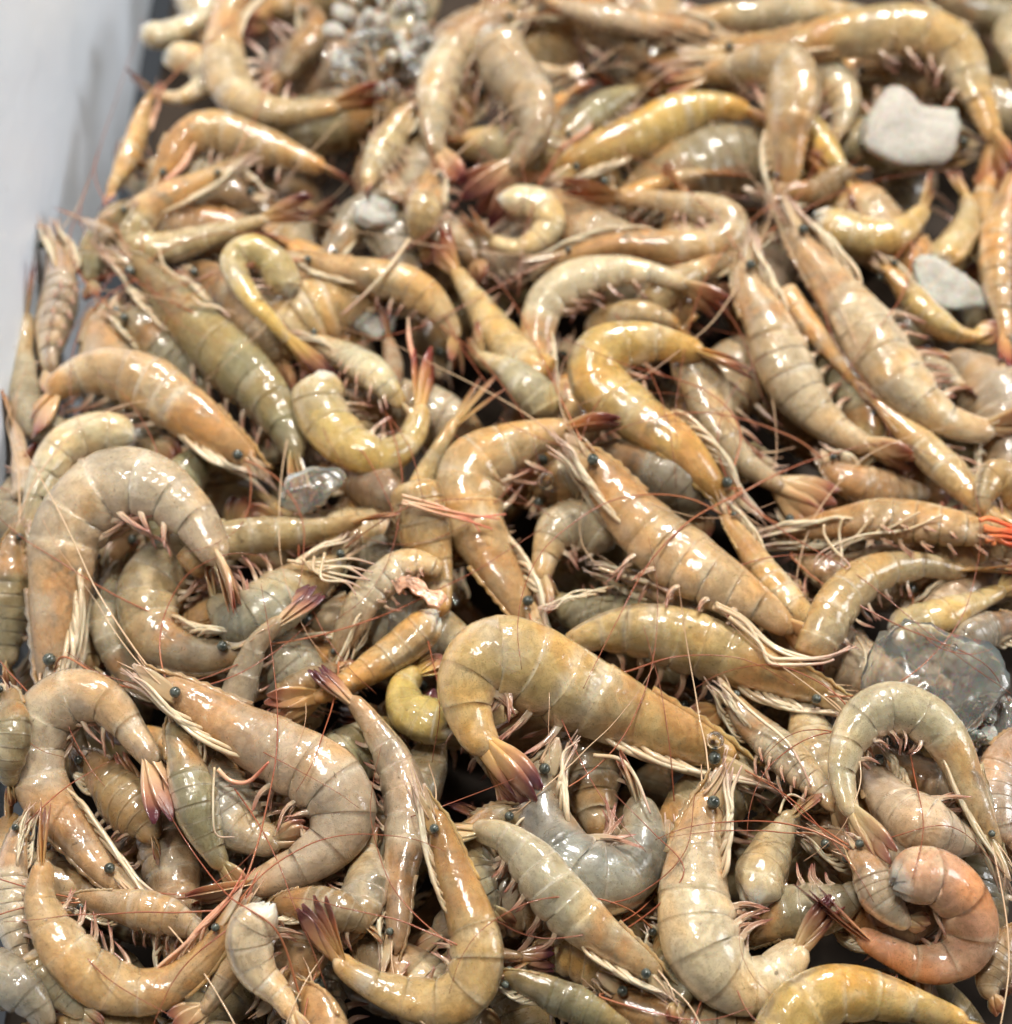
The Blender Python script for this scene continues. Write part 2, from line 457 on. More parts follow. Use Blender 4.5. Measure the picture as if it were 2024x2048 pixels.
def body_mesh(b, rng, cut, ns=22, fine=1.0):
    ta, tb = max(b.t[0], .055), min(b.t[-1], .862)
    ts, us, cf, shrink = [], [], [], []
    if ta < SEG[0]:
        n = int(16 * fine)
        for q in np.linspace(ta, SEG[0] - .002, n): ts.append(q); us.append(0.0 if q < SEG[0] - .02 else (q - SEG[0] + .02) / .018)
    for a, e in zip(SEG[:-1], SEG[1:]):
        n = int(8 * fine)
        for u in list(np.linspace(0.0, .94, n)) + [.975, .998]:
            q = a + (e - a) * u
            if ta <= q <= tb: ts.append(q); us.append(u)
    ts = np.array(ts); us = np.array(us)
    seg = np.searchsorted(SEG, ts) - 1
    f = np.interp(ts, PT, PH)
    # ring relief: each tergite swells a little and its rear edge stands proud of the next one
    ja = rng.uniform(.05, .65, 8)[seg + 1]
    rel = np.where(seg < 0, 1.0 + .045 * us * (.5 + .5 * ja), .990 + ja * (.020 * np.clip(us / .93, 0, 1) ** .7 - .004) * np.where(us > .96, .55, 1))
    ph = np.linspace(0, 2 * math.pi, ns, endpoint=False)
    cd, sd = np.cos(ph), np.sin(ph)
    A = f * b.h * rel
    # round the ends off
    tot = b.L
    for (te, dirn, blunt) in ((ts[0], 1, cut), (ts[-1], -1, False)):
        x = np.abs(ts - te) * tot / (b.h * (.75 if blunt else .35)) + .02
        A = A * np.sqrt(np.clip(1 - (1 - np.clip(x, 0, 1)) ** 2, .02, 1))
    lobes = np.where(seg >= 0, .16 * np.sin(np.pi * np.clip(us, 0, 1)) ** .6, .02)
    car = np.clip((.40 - ts) / .2, 0, 1)
    lat = .80 - .10 * car
    dvv = cd[None] * np.where(cd[None] < 0, .95 + lobes[:, None], 1.0)
    lav = sd[None] * lat[:, None] * (1 - .22 * np.clip(-cd[None], 0, 1) ** 2) * (1 - .10 * np.clip(cd[None], 0, 1) ** 3)
    # flesh is not a lathe: shallow dents and swellings
    w = 1.0
    for k in range(5):
        kt, kp, p0 = rng.uniform(8, 46), rng.integers(1, 4), rng.uniform(0, 6.3)
        w = w + rng.uniform(.006, .017) * np.sin(kt * ts[:, None] + kp * ph[None] + p0)
    for k in range(3):
        tc, pc, am = rng.uniform(.15, .85), rng.uniform(0, 6.3), rng.uniform(-.07, .03)
        dp = np.angle(np.exp(1j * (ph - pc)))
        w = w + am * np.exp(-((ts[:, None] - tc) / .03) ** 2 - (dp[None] / .5) ** 2)
    P = b.at(ts); 
    fr = [b.frame(q) for q in ts]
    T = np.array([x[0] for x in fr]); D = np.array([x[1] for x in fr]); N = np.array([x[2] for x in fr])
    shift = .22 * (1 - f) * b.h * np.clip((.36 - ts) / .2, 0, 1)
    V = P[:, None] + (dvv * w * A[:, None] + shift[:, None])[..., None] * D[:, None] + (lav * w * A[:, None])[..., None] * N[:, None]
    # rear edges of the side plates sweep backwards
    V = V + (np.where(seg >= 0, .10, 0)[:, None] * b.h * (us[:, None] * np.clip(-.10 - cd[None], 0, 1) * .75))[..., None] * T[:, None]
    wb = np.zeros((len(ts), ns))
    for sgi in range(6):
        am = rng.choice([0, .2, .45, .8, 1.0])
        cen, wid, ph0 = rng.uniform(-.05, .25), rng.uniform(.10, .24), rng.uniform(-.6, .6)
        dph = np.angle(np.exp(1j * (ph - ph0 - rng.choice([0, 1.2, -1.2]))))
        wb += am * (seg == sgi)[:, None] * np.exp(-((us - cen) / wid) ** 2)[:, None] * np.exp(-(dph / 1.0) ** 2)[None]
    if cut:
        rag = rng.uniform(-.34, .16, ns); rag = (rag + np.roll(rag, 1)) * .6
        fall = np.clip(1 - (ts - ts[0]) * tot / (b.h * .6), 0, 1)
        V = V + (fall[:, None] * rag[None] * b.h)[..., None] * T[:, None]
        V = V + (fall ** 2)[:, None, None] * rng.normal(0, .05 * b.h, V.shape)
    cutv = np.zeros_like(ts)
    if cut: cutv = np.clip(1 - (ts - ts[0]) * tot / (b.h * .34), 0, 1)
    r = lambda a: np.repeat(a, ns)
    return V.reshape(-1, 3), grid_faces(len(ts), ns), {'bt': r(ts), 'bu': r(us), 'bd': np.tile(cd, len(ts)), 'cut': r(cutv), 'wb': np.clip(wb, 0, 1).reshape(-1)}

def shrimp(label, color, t, pts, w, roll=12, t0=0.0, t1=1.0, cut=False, side=0, tail='blade', legs=1.0, swim=1.0,
           k=.70, z=-.012, group=None, seed=None, lo=False, eyes=True, legmat='leg', spread=1.0, raw=False):
    global NSH
    NSH += 1
    rng = np.random.default_rng(1000 + NSH if seed is None else seed)
    if cut and t0 == 0: t0 = .37
    px = np.array(pts, float) if raw else tile(t, pts)
    wpx = (w if raw else w * TILE[t][2]) * .98
    n = 52
    C3, _ = on_level(catmull(px, 60), z)
    q = np.linspace(0, 1, n)
    d3 = np.r_[0, np.cumsum(np.linalg.norm(np.diff(C3, axis=0), axis=1))]; d3 /= d3[-1]
    Cp = catmull(px, 60)
    pp = np.stack([np.interp(q, d3, Cp[:, a]) for a in (0, 1)], 1)
    tt = t0 + (t1 - t0) * q
    P, r = settle(pp, wpx / 2 * np.interp(tt, PT, PH), z, k)
    remember(P, r * .97)
    h = (wpx / 2) * KPX * np.median((P - CAM) @ FWD)
    if not isinstance(roll, tuple): roll = (roll + rng.uniform(-14, 14), roll + rng.uniform(-26, 30))
    b = Body(P, t0, t1, h, side, roll)
    base = P[len(P) // 2].copy(); base[2] = P[:, 2].min() - h
    root = bpy.data.objects.new('shrimp', None)
    COL.objects.link(root)
    root.location = base.tolist(); root.empty_display_size = .01
    root['label'] = label; root['category'] = 'shrimp'
    if group: root['group'] = group
    rgb = np.array(COLORS[color]) * rng.uniform(.92, 1.06) * (1 + rng.uniform(-.04, .04, 3))
    colr = (*rgb.tolist(), GLASSY.get(color, .26))
    made = []
    V, F, at = body_mesh(b, rng, cut, 14 if lo else 22, .7 if lo else 1.0)
    made.append(obj('body', V, F, 'shell', root, at, origin=base))
    hm = b.h
    if t1 > .95:      # the tail fan
        Tn, Dn, Nn = b.frame(.86)
        sp = rng.uniform(.7, 1.45) * spread
        LF = (1.0 - .83) * b.L
        tw = rng.uniform(-.5, .5)
        Nq, Dq = unit(math.cos(tw) * Nn + math.sin(tw) * Dn), unit(math.cos(tw) * Dn - math.sin(tw) * Nn)
        st = b.at(.832, .25)[0]
        made.append(blade('telson', [st, st + Tn * LF * .4 + Dq * .04 * hm, st + Tn * LF * .74], [hm * .24, hm * .20, hm * .12, .012 * hm], Nq, tail, root, base, .30))
        for sgn in (1, -1):
            for j, (ang, ln) in enumerate(((.16, 1.0), (.36, .98))):
                a = ang * sp * sgn * rng.uniform(.7, 1.25)
                dr = math.cos(a) * Tn + math.sin(a) * Nq + rng.uniform(-.10, .04) * (j + 1) * Dq
                st = b.at(.828, .0 - .10 * j, .16 * sgn)[0]
                l = LF * ln * rng.uniform(.93, 1.05)
                mid = st + dr * l * .5 + Dq * hm * rng.uniform(.0, .07)
                wd = unit(math.cos(a) * Nq - math.sin(a) * Tn + rng.uniform(-.3, .3) * Dq)
                made.append(blade('tail_blade', [st, mid, st + dr * l], [hm * .22, hm * .30, hm * .38, hm * .40, hm * .32, hm * .07], wd, tail, root, base, .11, cup=.18, n=13))
    if swim:
        sweep = rng.uniform(.25, 1.0) * rng.choice([1, 1, -.6])
        for q0 in (.405, .475, .55, .625, .70):
            if not (t0 < q0 < t1): continue
            for sgn in ((1,) if lo else (1, -1)):
                if rng.random() > swim: continue
                ln = rng.uniform(.85, 1.3) * hm * (1.0 if q0 < .6 else .8)
                Tn, Dn, Nn = b.frame(q0)
                st = b.at(q0, -.84, .26 * sgn)[0]
                dr = unit(-Dn + (sweep + rng.uniform(-.15, .15)) * Tn + rng.uniform(-.02, .30) * sgn * Nn)
                en = st + dr * ln + Tn * ln * rng.uniform(.1, .35)
                md = st + dr * ln * .45
                bn = unit(np.cross(dr, Tn))
                pad = blade('swimmeret', [st, md, en], [hm * .10, hm * .095, hm * .075, hm * .05, .005 * hm], unit(Tn + .5 * bn * rng.uniform(-1, 1)), 'swim', root, base, .14, n=8, cup=.25)
                made.append(pad)
                for _k in range(0 if lo else 2):
                    e2 = md + (en - md) * rng.uniform(.7, .95) + bn * ln * rng.uniform(-.15, .15) + Tn * ln * rng.uniform(-.16, .10)
                    made.append(blade('swimmeret_branch', [st + (md - st) * .6, md + (e2 - md) * .2, e2], [hm * .05, hm * .06, hm * .05, .005 * hm], unit(bn + Tn * rng.uniform(-1, 1)), 'swim', pad, base, .14, n=7, cup=.25))
    if t0 < .1:       # head gear
        T0, D0, N0 = b.frame(.12)
        # rostrum: a thin saw-toothed keel
        qs = np.linspace(.27, -.005, 17)
        top = np.interp(qs, [0, .08, .16, .27], [.85, .80, 1.0, 1.05]) * np.interp(qs, PT, PH) * hm + np.interp(qs, [-.01, .08, .2], [.16, .32, .1]) * hm
        low = top - np.interp(qs, [-.01, .06, .15, .27], [.02, .14, .22, .25]) * hm
        top = top + .055 * hm * (np.arange(17) % 2) * np.interp(qs, [0, .22, .25], [1, 1, 0])
        ax = b.at(qs); 
        Df = np.array([b.frame(max(q_, .05))[1] for q_ in qs]); Nf = np.array([b.frame(max(q_, .05))[2] for q_ in qs])
        th = np.interp(qs, [0, .27], [.012, .07]) * hm
        V = np.stack([ax + Df * top[:, None], ax + Df * ((top + low) / 2)[:, None] + Nf * th[:, None], ax + Df * low[:, None], ax + Df * ((top + low) / 2)[:, None] - Nf * th[:, None]], 1)
        made.append(obj('rostrum', V.reshape(-1, 3), grid_faces(17, 4), 'shell', root,
                        {'bt': np.full(68, .2), 'bd': np.full(68, .9), 'bu': np.zeros(68), 'cut': np.zeros(68)}, origin=base))
        for sgn in (1, -1):
            if eyes:
                st = b.at(.115, .10, .25 * sgn)[0]
                en = st + (N0 * sgn * .34 + D0 * .03 - T0 * .12) * hm
                stalk = tube('eye_stalk', [st, (st + en) / 2, en], [.075 * hm, .06 * hm, .09 * hm], 'scale', root, base, 6, 5)
                made += [stalk, ball('eye', en + N0 * sgn * .05 * hm, .175 * hm * rng.uniform(.85, 1.12), 'eye', stalk, base)]
            st = b.at(.115, -.15, .45 * sgn)[0]
            dr = unit(-T0 + .10 * sgn * N0 + rng.uniform(-.1, .1) * D0)
            made.append(blade('antennal_scale', [st, st + dr * .06 * b.L, st + dr * .125 * b.L], [.20 * hm, .28 * hm, .24 * hm, .05 * hm], D0, 'scale', root, base, .10))
            for _ in range(1 if lo else 2):
                q1 = b.at(.08, rng.uniform(-.1, .35), .22 * sgn, prof=False)[0]
                dd = unit(-T0 + rng.uniform(-.35, .3) * D0 + rng.uniform(-.1, .5) * sgn * N0)
                l1 = rng.uniform(.07, .15) * b.L
                made.append(tube('antennule', [q1, q1 + dd * l1 * .5 + D0 * l1 * rng.uniform(-.08, .08), q1 + dd * l1 + N0 * l1 * rng.uniform(-.15, .2)], [.05 * hm, .03 * hm, .012 * hm], 'antennapale', root, base, 4, 8))
            HEADS.append((b.at(.09, -.05, .3 * sgn)[0], root, base, hm, b.L, -T0))
    if t0 < .2 and legs:
        fan = rng.uniform(0, .32)
        for i, q0 in enumerate((.16, .18, .20, .22, .24, .265, .29, .315) if not lo else (.17, .20, .24, .28)):
            for sgn in (1, -1):
                if rng.random() > legs: continue
                if lo and sgn < 0: continue
                reach = (q0 - rng.uniform(-.07, .07)) * .9
                a = [q0 + .02, q0 - .03, q0 - reach * .45, q0 - reach * .8, q0 - reach * 1.12]
                drop = fan * rng.uniform(.2, 1.0)
                base_v = -np.interp(a, PT, PH)
                dv = base_v * np.array([.55, .74, .78, .72, .7]) - np.array([0, .0, .03 + .3 * drop, .06 + .7 * drop, .08 + 1.1 * drop + rng.uniform(-.12, .15)]) + rng.uniform(-.06, .06, 5)
                la = np.array([.15, .48, .50, .38, .22]) * sgn + rng.uniform(-.10, .10, 5)
                Pn = b.at(a, dv, la, prof=False)
                made.append(tube('walking_leg', Pn, [.05 * hm, .080 * hm, .068 * hm, .054 * hm, .034 * hm, .012 * hm], legmat, root, base, 5, 18))
        for sgn in (1, -1):
            a = [.15, .11, .05, -.01 - rng.uniform(0, .03)]
            Pn = b.at(a, np.array([-.45, -.52, -.42, -.40 - rng.uniform(0, .2)]), np.array([.25, .25, .2, .15]) * sgn, prof=False)
            made.append(tube('maxilliped', Pn, [.075 * hm, .07 * hm, .06 * hm, .02 * hm], legmat, root, base, 5, 12))
    for o in made: o.color = colr
    return root

NSH = 0
def thing(o, label, cat, group=None, kind=None):
    if kind: o['kind'] = kind
    else: o['label'] = label; o['category'] = cat
    if group: o['group'] = group
    return o

# ------------------------------------------------------------------ the tray
def box(name, a, b, mat, parent, origin, tilt=0.0):
    (x0, y0, z0), (x1, y1, z1) = a, b
    V = np.array([(x, y, z) for z in (z0, z1) for y in (y0, y1) for x in (x0, x1)], float)
    V[:, 0] -= tilt * (V[:, 2] - z0)
    F = [(0, 2, 3, 1), (4, 5, 7, 6), (0, 1, 5, 4), (2, 6, 7, 3), (0, 4, 6, 2), (1, 3, 7, 5)]
    o = obj(name, V, F, mat, parent, smooth=False, origin=origin)
    bv = o.modifiers.new('soft_edges', 'BEVEL'); bv.width = .003; bv.segments = 3
    return o

WX = -.196
tray = bpy.data.objects.new('tray', None); COL.objects.link(tray)
TB = np.array([0.0, 0.1, -.10]); tray.location = TB.tolist()
thing(tray, 'bluish white plastic tray wall holding the heap of shrimp', 'tray')
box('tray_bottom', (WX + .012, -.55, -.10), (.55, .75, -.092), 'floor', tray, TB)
wall = box('tray_wall', (WX - .012, -.55, -.10), (WX, .75, .26), 'tray', tray, TB, .03)

# ------------------------------------------------------------------ shrimps deep in the heap
rs = np.random.default_rng(7)
DEEP = 'shrimp buried deep in the heap, only glimpsed between the ones lying above'
DN = [0]
DEEPS = []
HIDDEN = {3, 5, 13, 32, 33, 38, 40, 46, 78, 84, 97, 99, 103, 104, 151, 155}   # wholly covered by the ones above
def deep_layer(z, nx, ny, cols):
    for iy in range(ny):
        for ix in range(nx):
            cx = -40 + (ix + rs.uniform(.1, .9)) * 2120 / nx
            cy = -120 + (iy + rs.uniform(.1, .9)) * 2290 / ny
            lim = np.interp(cy, [0, 700, 1050], [430, 200, 60])
            if cx < lim: continue
            a = rs.uniform(0, 6.28); ln = rs.uniform(520, 680) * np.interp(cy, [0, 2048], [.8, 1.05]); bend = rs.uniform(-2.6, 2.6)
            m = 7; x = y = 0; P = []
            for i in range(m):
                P.append((x, y)); aa = a + bend * (i / (m - 1) - .5)
                x += math.cos(aa) * ln / m; y += math.sin(aa) * ln / m * .85
            P = np.array(P); P -= P.mean(0); P += (cx, cy)
            P[:, 0] = np.maximum(P[:, 0], np.interp(P[:, 1], [0, 700, 1050], [370, 130, 20]))
            DN[0] += 1
            if DN[0] in HIDDEN: rs.uniform(0, 1, 4); continue
            e_ = rs.uniform(0, 1, 4)
            sh = shrimp(DEEP, cols[int(e_[0] * len(cols))], 'F', P, 120 + 40 * e_[1], roll=-10 + 60 * e_[2], z=z, k=.45, seed=5000 + DN[0],
                   group='shrimps deep in the heap', lo=True, raw=True, legs=.7, swim=.6, tail=['blade', 'bladedark'][int(e_[3] * 2)])
            DEEPS.append((sh, cols[int(e_[0] * len(cols))]))
deep_layer(-.062, 7, 7, ['brown', 'olive', 'tan'])
deep_layer(-.044, 7, 8, ['tan', 'olive', 'rose', 'grey', 'brown'])
deep_layer(-.020, 8, 9, ['tan', 'olive', 'rose', 'grey', 'brown', 'orange'])
# ------------------------------------------------------------------ ice, drawn into the order of the heap
def ice(label, t, c, size, mat, seed, squash=.45, group=None, name='ice_chunk', rot=0.0, z=-.012, k=.6):
    rng = np.random.default_rng(seed)
    c2 = tile(t, [c]); sp = size[0] * TILE[t][2] / 2; sq = size[1] * TILE[t][2] / 2
    P, r = settle(np.repeat(c2, 3, 0), np.full(3, min(sp, sq) * .55), z, k)
    P = P[1]; s = (P - CAM) @ FWD
    a, b_ = sp * KPX * s, sq * KPX * s / .82
    remember(P[None], np.array([min(a, b_) * .6]))
    nr, ns = 26, 36
    th = np.linspace(0.03, math.pi - .03, nr); ph = np.linspace(0, 2 * math.pi, ns, endpoint=False)
    D = np.stack([np.outer(np.sin(th), np.cos(ph)), np.outer(np.sin(th), np.sin(ph)), np.outer(np.cos(th), np.ones(ns))], -1)
    # a chipped lump: planes cut off a ball, then roughened
    q = np.ones((nr, ns))
    for _ in range(20 if mat == 'iceclear' else 16):
        n_ = unit(rng.normal(size=3)); dcut = rng.uniform(.62, .97)
        q = np.minimum(q, np.where(D @ n_ > .05, dcut / np.maximum(D @ n_, .05), 9))
    for f in (4, 9, 17, 30):
        k3 = rng.normal(size=3) * f
        q = q * (1 + .20 / f ** .8 * np.sin(D @ k3 + rng.uniform(0, 6)) * (1.0 if mat == 'iceclear' else 1.5))
    V = D * q[..., None] * np.array([a, b_, min(a, b_) * squash])
    ct, st = math.cos(rot), math.sin(rot)
    V = V @ np.array([[ct, st, 0], [-st, ct, 0], [0, 0, 1]])
    # lie back against the slope facing the camera
    V = V @ np.array([RGT, unit(np.cross(UPN, RGT)), UPN])
    o = obj(name, V.reshape(-1, 3), grid_faces(nr, ns), mat)
    o.location = P.tolist()
    return thing(o, label, 'ice', group)

def ice_clump(label, t, c, size, count, seed):
    rng = np.random.default_rng(seed)
    k_ = TILE[t][2]
    base = None
    root = bpy.data.objects.new('ice_clump', None); COL.objects.link(root)
    thing(root, label, 'ice')
    for i in range(count):
        a = rng.uniform(0, 6.283); rr = math.sqrt(rng.random())
        px = tile(t, [(c[0] + math.cos(a) * rr * size[0] / 2, c[1] + math.sin(a) * rr * size[1] / 2)])
        rp = rng.uniform(16, 46) * k_
        P, r = settle(np.repeat(px, 3, 0), np.full(3, rp), -.008, .55)
        if base is None:
            base = P[1].copy(); root.location = base.tolist()
        remember(P[1][None], r[1:2] * .7)
        nr, ns = 7, 10
        th = np.linspace(.05, math.pi - .05, nr); ph = np.linspace(0, 2 * math.pi, ns, endpoint=False)
        D = np.stack([np.outer(np.sin(th), np.cos(ph)), np.outer(np.sin(th), np.sin(ph)), np.outer(np.cos(th), np.ones(ns))], -1)
        q = np.ones((nr, ns))
        for _ in range(7):
            n_ = unit(rng.normal(size=3)); q = np.minimum(q, np.where(D @ n_ > .05, rng.uniform(.5, .9) / np.maximum(D @ n_, .05), 9))
        V = D * q[..., None] * r[1] * rng.uniform(.7, 1.3, 3) + P[1]
        obj('ice_crystal', V.reshape(-1, 3), grid_faces(nr, ns), 'ice' if rng.random() < .3 else 'iceclear', root, origin=base, smooth=False)

S = shrimp
# ---- in the gaps
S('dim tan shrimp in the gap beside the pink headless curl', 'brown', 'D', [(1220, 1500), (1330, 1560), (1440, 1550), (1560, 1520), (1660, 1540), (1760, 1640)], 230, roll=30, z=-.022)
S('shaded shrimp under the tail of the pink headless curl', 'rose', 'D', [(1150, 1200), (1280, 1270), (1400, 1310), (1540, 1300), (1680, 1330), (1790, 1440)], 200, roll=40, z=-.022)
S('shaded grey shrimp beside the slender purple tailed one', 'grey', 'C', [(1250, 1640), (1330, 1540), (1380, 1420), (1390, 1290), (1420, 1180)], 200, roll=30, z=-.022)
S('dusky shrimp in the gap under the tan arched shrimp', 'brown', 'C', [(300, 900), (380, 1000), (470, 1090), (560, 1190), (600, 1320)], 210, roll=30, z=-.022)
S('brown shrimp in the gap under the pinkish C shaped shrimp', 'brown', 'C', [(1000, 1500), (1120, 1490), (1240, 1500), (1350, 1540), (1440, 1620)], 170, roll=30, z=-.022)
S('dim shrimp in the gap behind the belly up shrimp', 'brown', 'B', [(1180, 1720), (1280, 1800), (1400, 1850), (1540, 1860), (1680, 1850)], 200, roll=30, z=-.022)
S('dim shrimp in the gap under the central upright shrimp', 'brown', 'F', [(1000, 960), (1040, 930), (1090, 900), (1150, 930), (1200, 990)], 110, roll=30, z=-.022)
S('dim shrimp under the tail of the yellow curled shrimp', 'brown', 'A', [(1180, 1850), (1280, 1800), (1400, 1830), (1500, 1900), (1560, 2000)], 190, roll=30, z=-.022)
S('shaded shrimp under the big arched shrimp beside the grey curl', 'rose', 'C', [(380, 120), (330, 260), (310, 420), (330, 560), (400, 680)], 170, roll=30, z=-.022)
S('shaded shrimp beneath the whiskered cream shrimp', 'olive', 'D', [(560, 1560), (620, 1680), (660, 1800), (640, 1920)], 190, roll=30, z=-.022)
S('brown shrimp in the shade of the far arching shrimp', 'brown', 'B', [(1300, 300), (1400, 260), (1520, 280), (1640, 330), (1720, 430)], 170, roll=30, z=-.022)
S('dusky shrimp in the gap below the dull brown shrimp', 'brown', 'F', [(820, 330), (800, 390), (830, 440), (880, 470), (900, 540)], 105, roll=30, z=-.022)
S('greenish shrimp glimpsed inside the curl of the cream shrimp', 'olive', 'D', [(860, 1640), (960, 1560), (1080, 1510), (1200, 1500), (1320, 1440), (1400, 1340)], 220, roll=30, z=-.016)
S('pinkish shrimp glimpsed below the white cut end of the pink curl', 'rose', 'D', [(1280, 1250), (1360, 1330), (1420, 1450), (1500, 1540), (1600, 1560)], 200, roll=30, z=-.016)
# ---- far end of the heap
S('long shrimp with bluish sheen along the far end of the heap', 'rose', 'B', [(420, 150), (650, 95), (900, 60), (1200, 45), (1450, 60), (1650, 40)], 125, roll=40)
S('shrimp rump with blunt pale end beside the tray wall at the far end', 'pale', 'A', [(540, 118), (620, 132), (740, 85), (850, 0), (960, -90)], 125, cut=True, swim=0)
S('brown shrimp under the frosted ice clump', 'brown', 'A', [(1150, 20), (1180, 120), (1120, 220), (1060, 300), (980, 330)], 150, roll=30, z=-.03)
S('dark reddish shrimp behind the frosted ice clump', 'brown', 'A', [(1980, -20), (1850, 60), (1720, 130), (1600, 260), (1560, 350)], 140, roll=30, tail='bladered')
S('dusky shrimp lying below the ice clump, pinkish tail', 'rose', 'F', [(1010, 20), (900, 60), (840, 130), (815, 230), (830, 300), (860, 350)], 92, tail='bladered', roll=20)
S('brown shrimp with dark red tail behind the amber tailed one', 'brown', 'B', [(60, 60), (150, 40), (260, 60), (400, 140), (500, 200), (610, 280)], 120, tail='bladered', roll=25)
S('purplish shrimp with pale whiskered head at the far end', 'rose', 'B', [(840, 160), (700, 100), (520, 90), (340, 60), (200, 20), (60, -60)], 130, roll=20)
S('greyish shrimp seen past the far arching one', 'grey', 'B', [(1560, -40), (1700, 30), (1840, 60), (1960, 150), (2010, 300)], 160, roll=40, z=-.03)
S('mottled shrimp at the far corner beside the arching one', 'rose', 'B', [(1990, 420), (1960, 260), (1900, 140), (1960, 40), (2060, 0)], 150, z=-.03)
S('small pale curled shrimp tail without head against the tray wall', 'cream', 'A', [(630, 210), (735, 225), (775, 300), (690, 365), (575, 350), (510, 265)], 118, cut=True, tail='bladedark', swim=0)
S('thin reddish orange shrimp leaning along the tray wall', 'orange', 'A', [(590, 340), (540, 440), (505, 550), (455, 650), (400, 750), (380, 800)], 105, roll=60, legmat='legpink', tail='bladedark')
S('pale yellow shrimp behind the small curled ring', 'honey', 'A', [(1640, 640), (1625, 720), (1600, 800), (1590, 900), (1640, 990)], 150, roll=50, z=-.03)
S('dusky shrimp beneath the bent shrimp with dark tail', 'grey', 'A', [(1230, 1010), (1290, 900), (1350, 800), (1440, 740), (1540, 760)], 130, roll=30, z=-.03)
S('beige shrimp slanting below the ice clump', 'tan', 'A', [(1600, 380), (1530, 450), (1450, 560), (1395, 660), (1370, 760)], 130, roll=30)
S('large honey shrimp bent into an L with legs inside its curl', 'honey', 'A', [(1060, -80), (960, -30), (880, 40), (845, 160), (860, 300), (940, 400), (1080, 425), (1240, 405), (1370, 375), (1480, 345)], 180, tail='bladered', roll=25)
S('orange shrimp with red back lying under the honey L shaped shrimp', 'orange', 'A', [(560, 740), (640, 640), (690, 540), (790, 490), (920, 530), (1050, 570), (1200, 625), (1350, 700)], 165, tail='bladered', roll=20, legmat='legpink')
S('small olive shrimp with reddish legs beside the green gold one', 'olive', 'B', [(200, 560), (280, 470), (370, 400), (470, 350), (580, 340)], 130, roll=25, legmat='legpink')
S('pale orange shrimp scrap between the olive and curled ones', 'orange', 'B', [(100, 560), (140, 440), (230, 360), (330, 330)], 110, t0=.4, roll=30, tail='bladered')
S('small cream shrimp tip beside the dusky shrimp', 'cream', 'B', [(60, 290), (120, 280), (200, 275), (290, 260)], 90, cut=True, roll=40, swim=0)
S('dull brown shrimp curving down towards the small curled ring', 'rose', 'F', [(930, 60), (960, 130), (1005, 190), (1005, 260), (950, 330), (870, 390)], 108, cut=True, roll=30, tail='bladedark')
S('smooth pale shrimp under the one whose head hangs down', 'pale', 'B', [(1120, 250), (1210, 280), (1280, 380), (1260, 500), (1200, 600)], 150, cut=True, roll=20)
S('long honey shrimp arching over the far end with red tail', 'tan', 'B', [(640, 230), (820, 205), (1050, 185), (1300, 130), (1530, 105), (1690, 180), (1770, 340), (1830, 490), (1850, 600), (1860, 740)], 205, tail='bladered', roll=22)
S('red striped shrimp on its back with legs spread up', 'orange', 'B', [(1960, 560), (1900, 720), (1850, 900), (1850, 1060), (1880, 1230), (1900, 1420)], 140, roll=-60, legmat='legpink', tail='bladered')
S('green gold shrimp with long pale rostrum', 'yellow', 'B', [(170, 680), (330, 590), (500, 510), (640, 440), (790, 400), (920, 430), (1000, 520)], 185, roll=35)
S('orange red shrimp tail lying below the green gold shrimp', 'orange', 'B', [(420, 760), (560, 700), (700, 655), (940, 650)], 90, t0=.55, tail='bladered')
S('stubby yellow shrimp tail ending in dark orange blades', 'yellow', 'B', [(1100, 440), (1180, 520), (1240, 600), (1290, 690), (1320, 810)], 115, t0=.45, tail='bladedark', swim=0)
ice('round flat lump of frosted grey ice among the far shrimps', 'B', (1490, 490), (440, 330), 'ice', 5, .35)
S('tan shrimp with head hanging down and amber tail stretched out', 'tan', 'B', [(1030, 780), (1040, 640), (1055, 500), (1085, 370), (1060, 265), (940, 245), (800, 270), (680, 285), (560, 300)], 220, roll=40, legs=1)
S('shrimp with red fan tail below the frosted round ice lump', 'brown', 'B', [(1000, 760), (1060, 740), (1180, 720), (1260, 660), (1380, 640)], 120, z=-.03, roll=40)
S('plump headless shrimp rump behind the ringed one', 'honey', 'B', [(1630, 990), (1700, 920), (1745, 820), (1730, 720), (1670, 660)], 140, cut=True, roll=10, swim=0)
S('ringed honey shrimp rump with white flesh end', 'honey', 'B', [(1180, 830), (1290, 880), (1420, 895), (1540, 830), (1590, 740), (1560, 680)], 185, cut=True, roll=15, swim=.3)
S('yellow shrimp lying under the flat ice sliver', 'yellow', 'B', [(1400, 980), (1480, 1060), (1580, 1180), (1680, 1250), (1780, 1270), (1850, 1230)], 150, roll=40)
ice('flat sliver of cloudy ice on a yellow shrimp', 'B', (1660, 1075), (340, 180), 'ice', 9, .22, rot=-.6)
ice_clump('frosted clump of ice and slush at the far end', 'A', (1440, 160), (400, 370), 70, 3)
ice_clump('crumbs of wet ice melting between shrimps past the pale arch', 'D', (1700, 780), (260, 240), 26, 4)
ice('small clear ice lump under the dusky shrimp', 'A', (1410, 800), (190, 170), 'ice', 13, .4, z=-.02)
